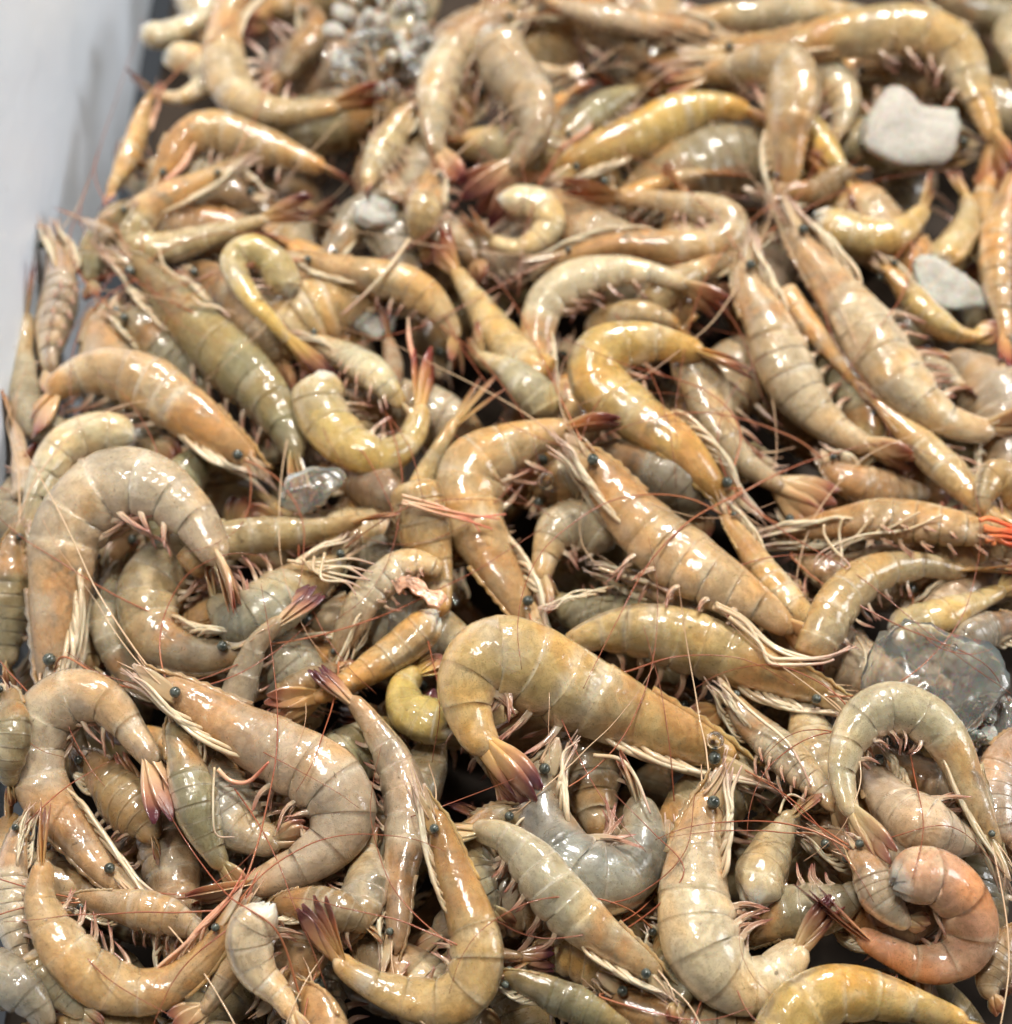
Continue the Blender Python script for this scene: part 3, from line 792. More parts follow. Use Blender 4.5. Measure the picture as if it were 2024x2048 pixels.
# ---- second row
S('doubled up shrimp with dark tail and pale leg plume', 'tan', 'A', [(930, 590), (800, 680), (660, 740), (545, 800), (500, 890), (590, 940), (760, 900), (940, 845), (1060, 810), (1190, 745)], 150, tail='bladedark', roll=25)
S('dark grey shrimp squeezed between the tray wall and the doubled up one', 'olive', 'A', [(500, 760), (430, 830), (370, 910), (345, 1010), (330, 1130)], 125, roll=40)
S('small dark red shrimp tail against the tray wall', 'brown', 'A', [(420, 900), (350, 850), (300, 825), (235, 800)], 80, t0=.6, tail='bladered')
S('hairpin shrimp with dark red tail over a flat flank', 'tan', 'B', [(90, 1020), (260, 950), (440, 915), (640, 930), (800, 915), (850, 840), (760, 785), (600, 760), (430, 735), (320, 715), (195, 690)], 145, tail='bladered', roll=18)
S('small tightly curled headless shrimp ring', 'cream', 'F', [(950, 375), (1020, 385), (1035, 430), (985, 468), (920, 450), (885, 395)], 66, cut=True, swim=0, roll=5, tail='blade')
S('grey tan shrimp head with dark eyes resting behind the white arched one', 'tan', 'B', [(1020, 880), (900, 950), (780, 1010), (640, 1070), (540, 1160)], 120, t1=.6, roll=25)
S('dusky shrimp curl beneath the white arched shrimp', 'tan', 'B', [(330, 1290), (400, 1220), (520, 1190), (640, 1230), (700, 1320)], 150, cut=True, roll=30, z=-.025)
S('cream arched shrimp with legs spilling from its belly', 'cream', 'B', [(190, 1600), (140, 1420), (120, 1260), (165, 1120), (300, 1040), (470, 1020), (620, 1050), (740, 1120), (830, 1200)], 160, roll=10, tail='bladedark')
S('pale pink shrimp on its back with tangled legs by the tray wall', 'rose', 'A', [(180, 860), (220, 980), (225, 1110), (200, 1240), (190, 1380), (250, 1500)], 190, roll=-55, tail='blade')
S('grey shrimp wedged below the long olive shrimp', 'grey', 'A', [(420, 1180), (520, 1240), (640, 1340), (740, 1440), (820, 1560)], 190, roll=30, z=-.025)
S('brown shrimp behind the long olive shrimp', 'brown', 'A', [(700, 1010), (820, 1080), (930, 1180), (1020, 1320), (1080, 1450)], 190, roll=40, z=-.025)
S('long dark olive shrimp with lifted carapace edge', 'olive', 'A', [(430, 940), (560, 1060), (690, 1190), (840, 1330), (990, 1480), (1090, 1640), (1130, 1800), (1110, 1930)], 235, roll=42, tail='blade')
S('upright shrimp rear with dark tipped tail fan against the tray wall', 'rose', 'A', [(240, 1640), (130, 1590), (90, 1450), (85, 1300), (100, 1180), (105, 1010)], 145, t0=.45, tail='bladedark', roll=30, spread=.7)
S('orange tan shrimp with dark eye lying under the big arched shrimp', 'honey', 'A', [(1010, 1790), (860, 1690), (720, 1570), (560, 1450), (400, 1400), (260, 1430), (170, 1520), (130, 1640)], 235, roll=28)
S('dark red shrimp tail sliding down the tray wall', 'rose', 'A', [(100, 1880), (80, 1740), (60, 1620), (10, 1430)], 115, t0=.6, tail='bladered')
S('whitish headless shrimp curled along the tray wall', 'pale', 'A', [(500, 1660), (380, 1630), (260, 1670), (180, 1770), (130, 1900), (100, 2060), (80, 2200)], 165, cut=True, roll=12)
S('tan shrimp with slim bent rear below the white stick', 'tan', 'A', [(1080, 960), (1230, 1010), (1400, 1040), (1540, 1075), (1650, 1160), (1715, 1270), (1720, 1400)], 150, roll=22)
ice('small triangular chip of clear ice beside the white stick', 'A', (1410, 1200), (200, 180), 'ice', 21, .25, rot=.5)
S('shrimp tail with purple tips among the orange spikes', 'brown', 'A', [(1460, 1480), (1480, 1380), (1470, 1300), (1440, 1180)], 120, t0=.55, tail='bladedark', z=-.02)
S('ridged pale shrimp flank behind the yellow curled one', 'cream', 'A', [(1120, 1270), (1240, 1310), (1370, 1380), (1480, 1480), (1560, 1600)], 150, roll=-40, z=-.02)
S('yellow shrimp bent double with slender outstretched tail', 'yellow', 'A', [(1090, 1110), (1040, 1000), (945, 940), (880, 1000), (940, 1120), (1040, 1230), (1130, 1330), (1300, 1440)], 135, t0=.42, cut=True, roll=12, tail='bladedark', spread=.6)
S('golden shrimp lying below the small curled ring, red tail end', 'honey', 'A', [(2080, 1420), (1970, 1360), (1870, 1250), (1790, 1130), (1720, 1020), (1640, 890)], 170, t0=.35, roll=35, tail='bladered')
S('pale fold of shrimp beside the cream arched shrimp', 'pale', 'F', [(1040, 790), (1010, 745), (960, 700), (905, 670), (900, 620)], 95, cut=True, roll=20)
S('yellow curled shrimp with red tipped tail and ringed back', 'yellow', 'A', [(1200, 1420), (1215, 1560), (1310, 1680), (1450, 1720), (1560, 1640), (1590, 1520), (1630, 1340)], 205, cut=True, swim=.7, roll=18, tail='bladered')
S('glassy shrimp tail raised over the yellow curled shrimp', 'tan', 'A', [(1500, 2060), (1560, 1900), (1630, 1740), (1730, 1580), (1870, 1420)], 135, t0=.5, roll=40, spread=1.3)
# ---- right middle
S('orange shrimp rear running behind the pale thick shrimp', 'orange', 'B', [(1040, 1080), (1130, 1210), (1250, 1360), (1330, 1470), (1400, 1570)], 115, t0=.4, roll=35, tail='bladered', swim=0)
S('slim shrimp head slanting under the olive tan shrimp', 'honey', 'B', [(1360, 1470), (1480, 1590), (1600, 1710), (1720, 1830), (1850, 1960), (1960, 2060)], 165, roll=40)
S('shrimp with blue grey tail beside the olive tan shrimp', 'rose', 'B', [(1560, 1380), (1640, 1400), (1720, 1460), (1800, 1500)], 120, t0=.5, tail='bladedark', z=-.02)
S('tan shrimp lying against the red striped one', 'tan', 'B', [(1960, 1900), (1850, 1800), (1800, 1900), (1840, 2020)], 150, t0=.3, roll=30, z=-.02)
S('thick olive tan shrimp turning sideways below the ice sliver', 'pale', 'B', [(1030, 790), (1130, 930), (1240, 1080), (1360, 1250), (1470, 1410), (1600, 1550), (1760, 1620), (1930, 1610), (2060, 1560)], 245, roll=8)
S('pale thick shrimp with leg plume and pink swimmeret', 'pale', 'B', [(900, 930), (930, 1090), (1000, 1240), (1060, 1400), (1160, 1550), (1290, 1650), (1420, 1710), (1560, 1780)], 235, roll=20)
S('pinkish shrimp under the yellow shrimp with purple tipped tail', 'rose', 'B', [(680, 1330), (750, 1470), (800, 1610), (880, 1730), (1010, 1820), (1140, 1890), (1250, 1960)], 215, cut=True, roll=25)
S('grey shrimp lying below the yellow purple tipped shrimp', 'grey', 'B', [(330, 1700), (460, 1750), (590, 1800), (690, 1900), (740, 2040)], 220, roll=40, z=-.02)
S('bright yellow shrimp with purple tipped tail fan', 'yellow', 'B', [(910, 1960), (800, 1830), (660, 1680), (480, 1560), (345, 1440), (370, 1330), (520, 1290), (700, 1320), (965, 1400)], 240, roll=15, tail='bladedark', spread=.9)
S('tan shrimp belly up with red rear and long pale legs', 'orange', 'D', [(960, 95), (1180, 60), (1400, 30), (1620, 50), (1820, 80), (2000, 90)], 210, roll=-48, side=-1, legmat='leg', tail='bladered', t1=.9)
# ---- centre
S('white streaked grey shrimp behind the central upright one', 'pale', 'D', [(400, 120), (300, 50), (200, 60), (150, 160), (130, 290), (180, 380)], 185, cut=True, roll=15)
S('orange and white shrimp stump under the glassy tail', 'orange', 'C', [(1560, -120), (1590, 20), (1620, 150), (1650, 270), (1660, 400)], 215, t0=.36, t1=.85, roll=40, swim=0)
S('slender tan shrimp with see through head lying over the wet bend', 'honey', 'D', [(800, -40), (890, 100), (980, 230), (1080, 350), (1180, 450), (1280, 560)], 150, roll=35, t1=.9)
S('mauve shrimp beneath the shrimp with cream leg bundle', 'rose', 'D', [(350, 210), (520, 270), (680, 340), (840, 420), (960, 500), (1100, 560)], 150, roll=-30, z=-.02)
S('tan shrimp lying slantwise, cream legs bundled along its belly', 'tan', 'F', [(1070, 835), (1130, 900), (1195, 975), (1270, 1040), (1350, 1095), (1430, 1140), (1510, 1200), (1570, 1260)], 135, roll=-8, side=-1)
S('central upright tan shrimp with slim tail bent over', 'tan', 'F', [(1015, 1215), (980, 1130), (930, 1050), (890, 970), (890, 890), (950, 845), (1030, 820), (1090, 808), (1185, 790)], 128, roll=12, tail='bladedark', spread=.6)
S('grey shrimp with cream legs behind the pink brown raised tail', 'grey', 'C', [(1330, 120), (1200, 220), (1060, 330), (930, 420), (830, 360), (790, 220)], 230, roll=-15, z=-.02)
S('grey shrimp lying behind the grey curl', 'grey', 'C', [(640, 720), (520, 640), (430, 500), (400, 360), (440, 220), (540, 100)], 150, roll=12, z=-.02)
S('olive grey curled shrimp inside the big arched one', 'grey', 'C', [(1010, 470), (860, 520), (720, 520), (590, 450), (560, 310), (640, 190), (780, 110), (900, 60)], 250, roll=14, t1=.8)
S('tan shrimp stretched out beside the grey curl with brown tail', 'tan', 'C', [(700, 220), (800, 130), (950, 90), (1120, 75), (1300, 45), (1540, -10)], 150, t0=.3, roll=28, tail='blade')
S('pink brown shrimp tail raised with maroon tip', 'rose', 'C', [(860, 830), (900, 690), (945, 550), (1000, 460), (1210, 265)], 165, t0=.5, roll=40, tail='bladedark', spread=.5)
S('shrimp with long white belly legs beside the orange headless one', 'pale', 'C', [(1260, 620), (1300, 490), (1360, 360), (1450, 250), (1560, 190), (1680, 230)], 165, roll=-30, t1=.8)
S('yellowish plump shrimp tucked behind the big eyed orange tan shrimp', 'yellow', 'C', [(1700, 800), (1620, 790), (1540, 740), (1530, 650), (1600, 590), (1690, 560)], 205, cut=True, roll=30, swim=0)
S('dim shrimp under the slender raised tail', 'brown', 'C', [(1060, 720), (1160, 660), (1250, 600), (1340, 560)], 160, t0=.3, z=-.02, roll=40)
S('mottled orange headless shrimp slanting to its tail', 'orange', 'C', [(1640, 400), (1560, 470), (1460, 550), (1350, 620), (1220, 690), (1010, 760)], 185, cut=True, roll=35, swim=.3)
S('large pale arched shrimp by the tray wall, cream legs inside', 'pale', 'F', [(90, 1350), (110, 1230), (115, 1110), (130, 1000), (195, 920), (280, 915), (350, 960), (400, 1030), (460, 1175)], 150, roll=10, tail='blade', spread=.7)
# ---- right lower
S('wet tan shrimp bent behind the belly up shrimp', 'tan', 'D', [(1150, 560), (1200, 440), (1270, 320), (1390, 230), (1560, 200), (1740, 225), (1950, 200)], 170, t0=.3, roll=20)
S('tan tapered shrimp rear with dark split lines', 'honey', 'D', [(1460, 440), (1580, 410), (1710, 365), (1840, 310), (2000, 240)], 155, cut=True, roll=20, swim=0)
S('pale shrimp beside the large clear ice slab', 'grey', 'D', [(1980, 460), (1880, 440), (1780, 470), (1700, 540), (1640, 640)], 180, roll=30, z=-.02)
ice('large wet slab of clear grey ice behind the pale arch', 'D', (1610, 660), (600, 470), 'iceclear', 31, .22, rot=.5, z=-.02)
ice('clear ice lump with bright glints beside the pale arch', 'D', (1880, 830), (200, 260), 'iceclear', 33, .5)
S('long tan shrimp with two dark eyes touching the pale arch', 'honey', 'F', [(1610, 1330), (1530, 1305), (1440, 1268), (1340, 1225), (1250, 1195), (1150, 1190), (1060, 1225), (1010, 1290)], 125, roll=40)
S('brownish shrimp behind the slim whiskered head', 'rose', 'D', [(800, 650), (900, 780), (1010, 880), (1120, 980), (1220, 1090), (1290, 1230)], 175, roll=-20, side=-1)
S('pinkish shrimp lying inside the pale arch', 'rose', 'D', [(1380, 900), (1420, 1030), (1500, 1130), (1620, 1200), (1760, 1240), (1900, 1200)], 240, roll=20, z=-.02)
S('rosy shrimp at the edge beside the pale arch', 'rose', 'D', [(1980, 820), (1890, 920), (1850, 1050), (1880, 1200), (1960, 1330)], 190, roll=30, z=-.015)
S('pale tan shrimp rump behind the whiskered upright head', 'pale', 'D', [(940, 1470), (970, 1350), (1030, 1230), (1100, 1130), (1200, 1090)], 215, cut=True, roll=20, swim=0)
S('pale greenish arched shrimp in front of the clear ice slab', 'pale', 'D', [(1890, 1380), (1800, 1190), (1740, 1040), (1680, 890), (1590, 780), (1450, 730), (1330, 800), (1270, 940), (1280, 1080), (1340, 1200), (1450, 1350)], 190, roll=6, tail='blade', spread=.6)
# ---- lower centre
S('bluish grey glassy shrimp folded into a V', 'blue', 'D', [(200, 880), (150, 1020), (150, 1180), (230, 1320), (360, 1390), (480, 1330), (520, 1200), (490, 1060), (420, 920)], 285, roll=10)
S('purple shrimp tail poking from a gap below the shrimp', 'brown', 'D', [(-170, 760), (-100, 880), (-50, 970), (50, 1140)], 120, t0=.5, tail='bladedark', z=-.005)
S('large grey glassy shrimp beneath the pinkish curled one', 'grey', 'C', [(700, 760), (760, 900), (810, 1050), (900, 1180), (1040, 1250), (1180, 1200)], 270, roll=25, z=-.015)
S('narrow olive shrimp wedged beside the grey glassy one', 'olive', 'C', [(650, 740), (690, 900), (730, 1060), (770, 1200), (840, 1340), (930, 1430)], 190, roll=45)
S('grey olive shrimp behind the orange hooked one', 'grey', 'C', [(1980, 1120), (1860, 1200), (1760, 1330), (1840, 1480), (1950, 1560)], 230, roll=20, z=-.015)
S('pale shrimp with glassy pointed head and two dark eyes', 'pale', 'D', [(640, 1810), (470, 1690), (330, 1580), (200, 1450), (90, 1310), (-20, 1220), (-160, 1200), (-280, 1260)], 215, roll=38)
S('orange tan shrimp with big dark eye and white banded bend', 'honey', 'F', [(1440, 1465), (1340, 1425), (1230, 1375), (1120, 1320), (1020, 1265), (930, 1235), (880, 1290), (890, 1370), (930, 1430), (1000, 1530)], 162, roll=22, tail='bladedark')
S('slender shrimp whose purple tail points up, rear straight', 'rose', 'C', [(1470, 1750), (1490, 1560), (1500, 1400), (1530, 1230), (1530, 1080), (1490, 950), (1420, 830), (1330, 710), (1180, 590)], 185, roll=35, tail='bladedark', spread=.5)
S('tan arched shrimp with pinkish legs and eye at its lower end', 'rose', 'C', [(560, 1500), (430, 1370), (310, 1230), (190, 1090), (130, 940), (160, 780), (270, 690), (400, 720), (500, 830), (590, 960), (690, 1180)], 230, roll=14, tail='bladedark')
S('pinkish grey shrimp curled like a C above the folded shell', 'rose', 'C', [(530, 600), (720, 730), (920, 840), (1110, 930), (1250, 1030), (1300, 1150), (1230, 1270), (1080, 1360), (920, 1420), (660, 1475)], 272, roll=14, tail='blade', spread=.5)
# ---- near edge
S('olive shrimp along the tray wall beneath the large pale arch', 'olive', 'C', [(70, 40), (50, 200), (40, 350), (25, 520), (30, 680)], 170, roll=30, z=-.02)
S('dim olive shrimp below the large pale arch by the tray wall', 'olive', 'C', [(20, 650), (40, 800), (30, 950), (60, 1100)], 180, roll=30, z=-.025)
S('shrimp with cream legs standing at the near corner', 'pale', 'C', [(110, 1130), (60, 1270), (40, 1410), (50, 1560), (90, 1700), (170, 1800)], 160, roll=-25, legs=1)
S('tan shrimp lying behind the orange smiling curl', 'rose', 'C', [(250, 1460), (380, 1480), (520, 1500), (650, 1530), (760, 1590), (840, 1680)], 170, roll=45, z=-.01)
S('grey shrimp under the near corner of the heap', 'grey', 'C', [(140, 1640), (190, 1750), (280, 1860), (400, 1950)], 180, roll=30, t0=.3, z=-.01)
S('grey cream shrimp rump cut by the near corner', 'grey', 'C', [(-120, 1740), (0, 1760), (110, 1830), (180, 1950), (200, 2080)], 220, cut=True, roll=20, swim=0)
S('orange and olive shrimp curled like a smile with pink legs', 'orange', 'C', [(930, 1440), (830, 1590), (730, 1720), (600, 1800), (450, 1800), (310, 1720), (210, 1600), (150, 1470), (160, 1330), (155, 1120)], 215, roll=14, legmat='legpink', tail='blade', spread=.9)
S('pinkish glassy shell lying beside the smiling curl', 'rose', 'C', [(1010, 1560), (900, 1680), (830, 1790), (770, 1880), (660, 1970)], 180, t0=.35, roll=45, tail='blade')
S('pale ringed shrimp rump with torn white shell edge', 'cream', 'C', [(1000, 1500), (940, 1600), (970, 1730), (1060, 1830), (1120, 1950), (1150, 2060)], 205, cut=True, roll=35)
S('dark olive shrimp head in the shade under the near edge', 'olive', 'D', [(-60, 1740), (100, 1790), (240, 1850), (390, 1920), (560, 2010)], 165, roll=40, z=-.005)
S('dark purple shrimp tail under the glassy headed shrimp', 'brown', 'D', [(-220, 1620), (-120, 1650), (-20, 1670), (190, 1690)], 120, t0=.5, tail='bladedark', roll=30)
S('orange hooked shrimp with long cream legs and dark eye', 'orange', 'C', [(1590, 1050), (1650, 1200), (1700, 1350), (1760, 1500), (1800, 1640), (1780, 1780), (1670, 1850), (1520, 1830), (1380, 1770), (1280, 1690), (1170, 1470)], 215, roll=14, tail='bladedark', spread=.7)
S('cream shrimp curled at the near edge, whiskered head upright', 'cream', 'D', [(800, 980), (770, 1130), (730, 1290), (710, 1450), (730, 1610), (810, 1740), (930, 1790), (1040, 1720), (1140, 1620), (1250, 1480)], 300, roll=10, tail='bladedark')
S('brown shrimp under the pink headless curl', 'brown', 'D', [(1960, 1560), (1880, 1660), (1820, 1780), (1860, 1900)], 170, roll=30, z=-.015)
S('pink headless curled shrimp with white flesh end', 'pink', 'D', [(1480, 1400), (1590, 1370), (1700, 1430), (1760, 1550), (1720, 1670), (1590, 1710), (1450, 1660), (1330, 1590), (1110, 1400)], 222, cut=True, roll=10, tail='bladedark', swim=.3, spread=.5)
S('big yellow olive shrimp cut by the near edge', 'yellow', 'D', [(1000, 2080), (1090, 1900), (1230, 1820), (1420, 1830), (1620, 1890), (1820, 1970), (2010, 2050)], 260, cut=True, roll=32, swim=0)
# ------------------------------------------------------------------ loose bits lying on the heap
RJ = np.random.default_rng(77)
def loose(name, label, cat, t, pts, rad, mat, radii=(1, .9, .8, .45), group=None, lift=0.0):
    if group: pts = [(x + RJ.uniform(-16, 16), y + RJ.uniform(-14, 14)) for x, y in pts]
    px = resample(catmull(tile(t, pts), 30), 26)
    P, _ = settle(px, np.full(26, rad * TILE[t][2]), -.005, 1.0, iters=8, sigma=3.0)
    P = P + np.array([0, -.2, 1.0]) * (.0006 + lift)
    R = rad * TILE[t][2] * KPX * .45
    o = tube(name, P, [R * q for q in radii], mat, None, P[0], 6, 26)
    o.location = P[0].tolist()
    return thing(o, label, cat, group)

loose('broken_leg', 'thick white broken leg slanting over the clear ice chip', 'leg', 'A', [(1545, 905), (1470, 1010), (1380, 1110), (1285, 1195)], 14, 'leg')
loose('broken_leg', 'short orange broken leg curled on the pinkish grey shrimp', 'leg', 'C', [(822, 972), (870, 1015), (940, 1018), (1015, 945)], 13, 'legpink')
loose('broken_leg', 'thin pale broken leg hanging beside the short orange one', 'leg', 'C', [(810, 965), (805, 1090), (815, 1215), (885, 1228)], 7, 'leg')
loose('broken_leg', 'cream leg dangling under the big eyed shrimp', 'leg', 'D', [(330, 920), (430, 935), (490, 1005), (545, 1140)], 12, 'leg')
loose('broken_leg', 'long white leg slanting towards the pale arched shrimp', 'leg', 'D', [(815, 650), (930, 760), (1050, 860), (1110, 950), (1150, 1040)], 11, 'leg')
loose('broken_leg', 'white spear shaped leg poking out over the mauve shrimp', 'leg', 'D', [(350, 212), (430, 240), (560, 275), (640, 320)], 14, 'leg', (.5, 1, 1, .9))
loose('broken_leg', 'hooked pale leg behind the whiskered upright head', 'leg', 'D', [(1030, 1140), (1050, 1085), (1080, 1068), (1130, 1090)], 8, 'leg')
loose('broken_leg', 'pale leg standing on the edge of the clear ice slab', 'leg', 'D', [(1320, 470), (1355, 540), (1350, 640)], 9, 'leg')
loose('broken_leg', 'bent cream leg lying on the long dark olive shrimp', 'leg', 'A', [(720, 1120), (760, 1150), (820, 1160), (870, 1200)], 11, 'leg')
loose('broken_leg', 'looped cream leg above the long dark olive shrimp', 'leg', 'A', [(600, 940), (625, 1010), (720, 1065), (820, 1020)], 10, 'leg')
loose('broken_leg', 'orange spike standing near the red tipped yellow tail', 'leg', 'A', [(1540, 1200), (1545, 1290), (1570, 1390)], 16, 'legpink', (.3, .9, 1, 1))
for i, (a, b_) in enumerate((((780, 345), (1290, 505)), ((790, 365), (1300, 530)), ((800, 350), (1310, 515)), ((830, 400), (1250, 560)))):
    loose('broken_leg', 'cream leg in the loose bundle sweeping round the wet bend', 'leg', 'D', [a, (a[0] + 120, a[1] + 60 + 8 * i), (1000, 500 + 22 * i), (1080, 550 + 10 * i), (1200, 548 + 6 * i), b_], 13, 'leg', group='loose bundle of legs')
for i in range(4):
    loose('broken_leg', 'pink feathery leg strand lying over the orange and white stump', 'leg', 'C', [(1530, -60 + 12 * i), (1640, -30 + 10 * i), (1760, 8 + 12 * i), (1910 - 30 * i, 18 + 22 * i)], 9, 'legpink', group='pink leg strands over the stump')
for i in range(6):
    loose('broken_leg', 'pale leg trailing off the belly up shrimp with red rear', 'leg', 'D', [(1640 - 90 * i, 10 + 6 * i), (1500 - 60 * i, 70 + 5 * i), (1330 - 20 * i, 95 + 12 * i), (1180 + 20 * i, 150 + 12 * i), (1150 + 24 * i, 215)], 9, 'leg', group='legs trailing off the belly up shrimp')
for i in range(6):
    loose('broken_leg', 'bright red strand at the torn end of the belly up shrimp', 'leg', 'D', [(1780 + 10 * i, 30 + 18 * i), (1840, 40 + 16 * i), (1900, 55 + 16 * i), (1990, 70 + 14 * i)], 15, 'redflesh', group='red strands at a torn end')
for i in range(7):
    loose('broken_leg', 'pale leg strand fanned out behind the long tan shrimp', 'leg', 'D', [(400 - 28 * i, 285 + 8 * i), (300 - 20 * i, 300 + 8 * i), (220 - 14 * i, 335 + 6 * i), (150, 370)], 8, 'leg', group='leg strands fanned behind the long tan shrimp')
for i in range(6):
    loose('broken_leg', 'cream leg strand spread over the grey shrimp', 'leg', 'C', [(1090 + 25 * i, 200 - 6 * i), (1200, 185 + 14 * i), (1310, 190 + 16 * i), (1420 - 12 * i, 200 + 24 * i)], 9, 'leg', group='leg strands over the grey shrimp')

def fragment(label, t, pts, wpx, seed, mat='scale', name='shell_fragment'):
    """a torn curved sheet of shell or ice"""
    rng = np.random.default_rng(seed)
    px = resample(catmull(tile(t, pts), 20), 12)
    k_ = TILE[t][2]
    P, _ = settle(px, np.full(12, wpx * k_ * .3), -.005, .8, iters=10)
    T = unit(np.gradient(P, axis=0)); W = unit(np.cross(T, UPN))
    hw = wpx * k_ * KPX * .65 / 2 * (1 + rng.uniform(-.22, .22, 12))
    xs = np.linspace(-1, 1, 9)
    V = P[:, None] + (xs[None] * hw[:, None] + rng.uniform(-.0006, .0006, (12, 9)))[..., None] * W[:, None] + ((.10 * (1 - xs ** 2))[None] * hw[:, None] + rng.uniform(-.0008, .0008, (12, 9)))[..., None] * UPN + .001 * UPN
    F = [f for f in grid_faces(12, 9, False)]
    o = obj(name, V.reshape(-1, 3), F, mat, attrs={'bt': np.full(108, .3)}, origin=P[0])
    o.location = P[0].tolist()
    sd = o.modifiers.new('shell', 'SOLIDIFY'); sd.thickness = .0008
    return thing(o, label, 'shell')

ice('clear ice shard with sharp corner below the long dark olive shrimp', 'A', (1165, 1850), (290, 150), 'iceclear', 43, .3, rot=.35, z=-.002, name='ice_shard')
fragment('torn flap of orange flesh on the orange headless shrimp', 'C', [(1490, 290), (1540, 265), (1600, 300), (1670, 350)], 55, 5, 'legpink')

def bubble(label, t, c, rpx):
    P, r = settle(np.repeat(tile(t, [c]), 3, 0), np.full(3, rpx * TILE[t][2]), -.005, .95)
    o = ball('water_bubble', np.zeros(3), r[1], 'water', None, np.zeros(3), nr=14, ns=20)
    o.location = P[1].tolist()
    return thing(o, label, 'bubble')
bubble('round water bubble perched on the head of the big eyed shrimp', 'D', (788, 862), 36)
bubble('water bubble in the curl of the central upright shrimp', 'B', (150, 1815), 36)
bubble('tiny water bubble beside the clear ice slab', 'D', (1690, 512), 15)

# ------------------------------------------------------------------ antennae: long whiskers lying over the finished heap
def whisker(px, parent, base, rad, mat='antenna', n=44, start=None):
    C = resample(catmull(px, 40), n)
    P, _ = settle(C, np.full(n, 3.0), -.005, 1.0, iters=10, sigma=4.0)
    if start is not None:
        w = np.linspace(1, 0, n) ** 3
        P = P + (start - P[0]) * w[:, None]
    P = P + np.array([0, -.3, 1.0]) * .0012
    return tube('antenna', P, [rad, rad * .8, rad * .5, rad * .3], mat, parent, base, 5, n)

def to_px(P):
    v = P - CAM; s = v @ FWD
    return np.array([1012 + (v @ RGT) / s / KPX, 1024 - (v @ UPV) / s / KPX])

HAND = [  # whiskers one can follow in the picture of the place, by route over the heap
    [(128, 1232), (200, 1276), (320, 1296), (450, 1256), (560, 1186), (650, 1100), (760, 950)],
    [(126, 1240), (220, 1292), (330, 1304), (440, 1278), (540, 1216), (610, 1150)],
    [(1400, 928), (1300, 985), (1220, 1070), (1160, 1180), (1100, 1300)],
    [(1380, 945), (1480, 890), (1580, 855), (1690, 838), (1790, 875)],
    [(1000, 640), (1100, 700), (1220, 790), (1330, 880), (1470, 1000), (1620, 1090), (1780, 1220), (1905, 1310)],
    [(1490, 400), (1540, 520), (1570, 640), (1640, 740), (1690, 850)],
    [(880, 470), (960, 560), (1010, 650), (1060, 760), (1090, 820)],
    [(1395, 1480), (1500, 1560), (1640, 1588), (1790, 1560), (1895, 1650)],
    [(95, 432), (40, 436), (5, 480), (0, 560), (30, 660)],
    [(1380, 935), (1400, 820), (1330, 740), (1180, 690), (1060, 640)],
    [(620, 720), (700, 750), (770, 840), (800, 950)],
    [(590, 790), (680, 850), (730, 940), (760, 1020)],
    [(1500, 1295), (1400, 1245), (1280, 1240), (1180, 1270), (1090, 1290)],
    [(1490, 1050), (1560, 1110), (1690, 1180), (1850, 1250), (1905, 1330)],
    [(970, 1470), (880, 1505), (780, 1540), (690, 1550)],
    [(1310, 1500), (1290, 1610), (1200, 1690), (1080, 1720), (960, 1800)],
    [(1160, 1500), (1230, 1570), (1290, 1640), (1240, 1710), (1150, 1770)],
    [(1190, 420), (1300, 520), (1390, 620), (1440, 760)],
    [(820, 560), (860, 640), (900, 700), (960, 780)],
    [(1700, 1330), (1720, 1450), (1740, 1560), (1720, 1660)],
    [(300, 1500), (360, 1600), (430, 1690), (520, 1760), (560, 1890)],
    [(30, 1700), (120, 1760), (210, 1850), (330, 1920)],
    [(1560, 760), (1640, 640), (1700, 560), (1720, 460)],
    [(1130, 1880), (1230, 1910), (1330, 1925), (1420, 1900)],
    [(780, 1100), (810, 1220), (830, 1330), (815, 1440)],
]
rw = np.random.default_rng(11)
heads_px = np.array([to_px(h[0]) for h in HEADS])
taken = {}
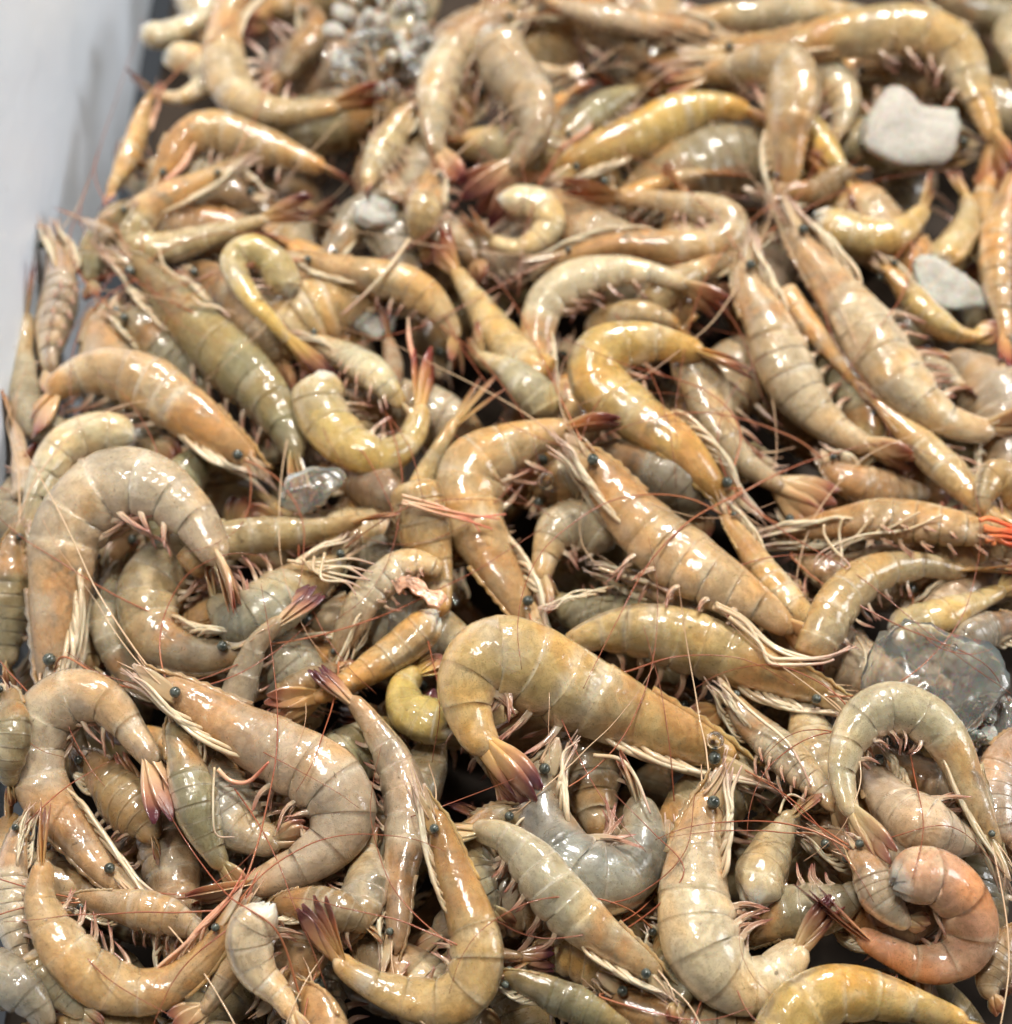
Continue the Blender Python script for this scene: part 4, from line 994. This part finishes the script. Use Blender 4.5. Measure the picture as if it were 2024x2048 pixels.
for route in HAND:
    px = np.array(route, float) * 1.0602
    d0 = np.linalg.norm(heads_px - px[0], axis=1); d1 = np.linalg.norm(heads_px - px[-1], axis=1)
    if d1.min() < d0.min(): px = px[::-1]; d0 = d1
    j = int(np.argmin(d0 + np.array([60 * taken.get(id(h[1]), 0) for h in HEADS])))
    p0, root, base, hm, L, fw = HEADS[j]
    taken[id(root)] = taken.get(id(root), 0) + 1
    # the whisker leaves its own head and joins the route
    px = np.vstack([heads_px[j], px]) if d0[j] > 25 else px
    whisker(px, root, base, .00042, 'antenna', 60, p0)
for j, (p0, root, base, hm, L, fw) in enumerate(HEADS):
    if taken.get(id(root), 0) >= 2: continue
    if root.get('group') and rw.random() < .8: continue
    if rw.random() < .35: continue
    a = to_px(p0); e = to_px(p0 + fw * .02) - a
    ang = math.atan2(e[1], e[0]) + rw.uniform(-.35, .35); ln = rw.uniform(220, 700); bend = rw.uniform(-2.4, 2.4)
    P = [a]
    for i in range(8):
        ang += bend / 8 + rw.uniform(-.12, .12)
        P.append(P[-1] + np.array([math.cos(ang), math.sin(ang)]) * ln / 8)
    P = np.array(P)
    P[:, 0] = np.maximum(P[:, 0], np.interp(P[:, 1], [0, 780, 1050], [300, 40, -60]))
    whisker(P, root, base, rw.uniform(.00026, .0004), 'antenna' if rw.random() < .7 else 'antennapale', 40, p0)
    taken[id(root)] = taken.get(id(root), 0) + 1
PLAIN = {'tan': 'tan', 'olive': 'olive', 'rose': 'pinkish tan', 'grey': 'grey', 'brown': 'brown', 'orange': 'orange'}
tops = [(o['label'], np.array(o.location)) for o in COL.objects if o.parent is None and o.get('category') == 'shrimp' and not o.get('group') and o['label'].split()[0] not in ('dim', 'shaded', 'dusky', 'brown')]
def short(label):
    w = label.split()
    if len(w) <= 9: return label
    for i in range(9, 3, -1):
        if w[i] in ('with', 'under', 'behind', 'beside', 'by', 'against', 'below', 'above', 'inside', 'along', 'between', 'at', 'and', 'in', 'over', 'beneath', 'lying', 'cut', 'touching', 'among', 'resting'): return ' '.join(w[:i]).rstrip(',')
    return ' '.join(w[:9]).rstrip(',')
for o, cn in DEEPS:
    p = to_px(np.array(o.location))
    lab = min(tops, key=lambda q: np.linalg.norm(to_px(q[1]) - p))[0]
    o['label'] = PLAIN[cn] + ' shrimp buried deep beneath the ' + short(lab)
    o['group'] = 'shrimps deep in the heap'
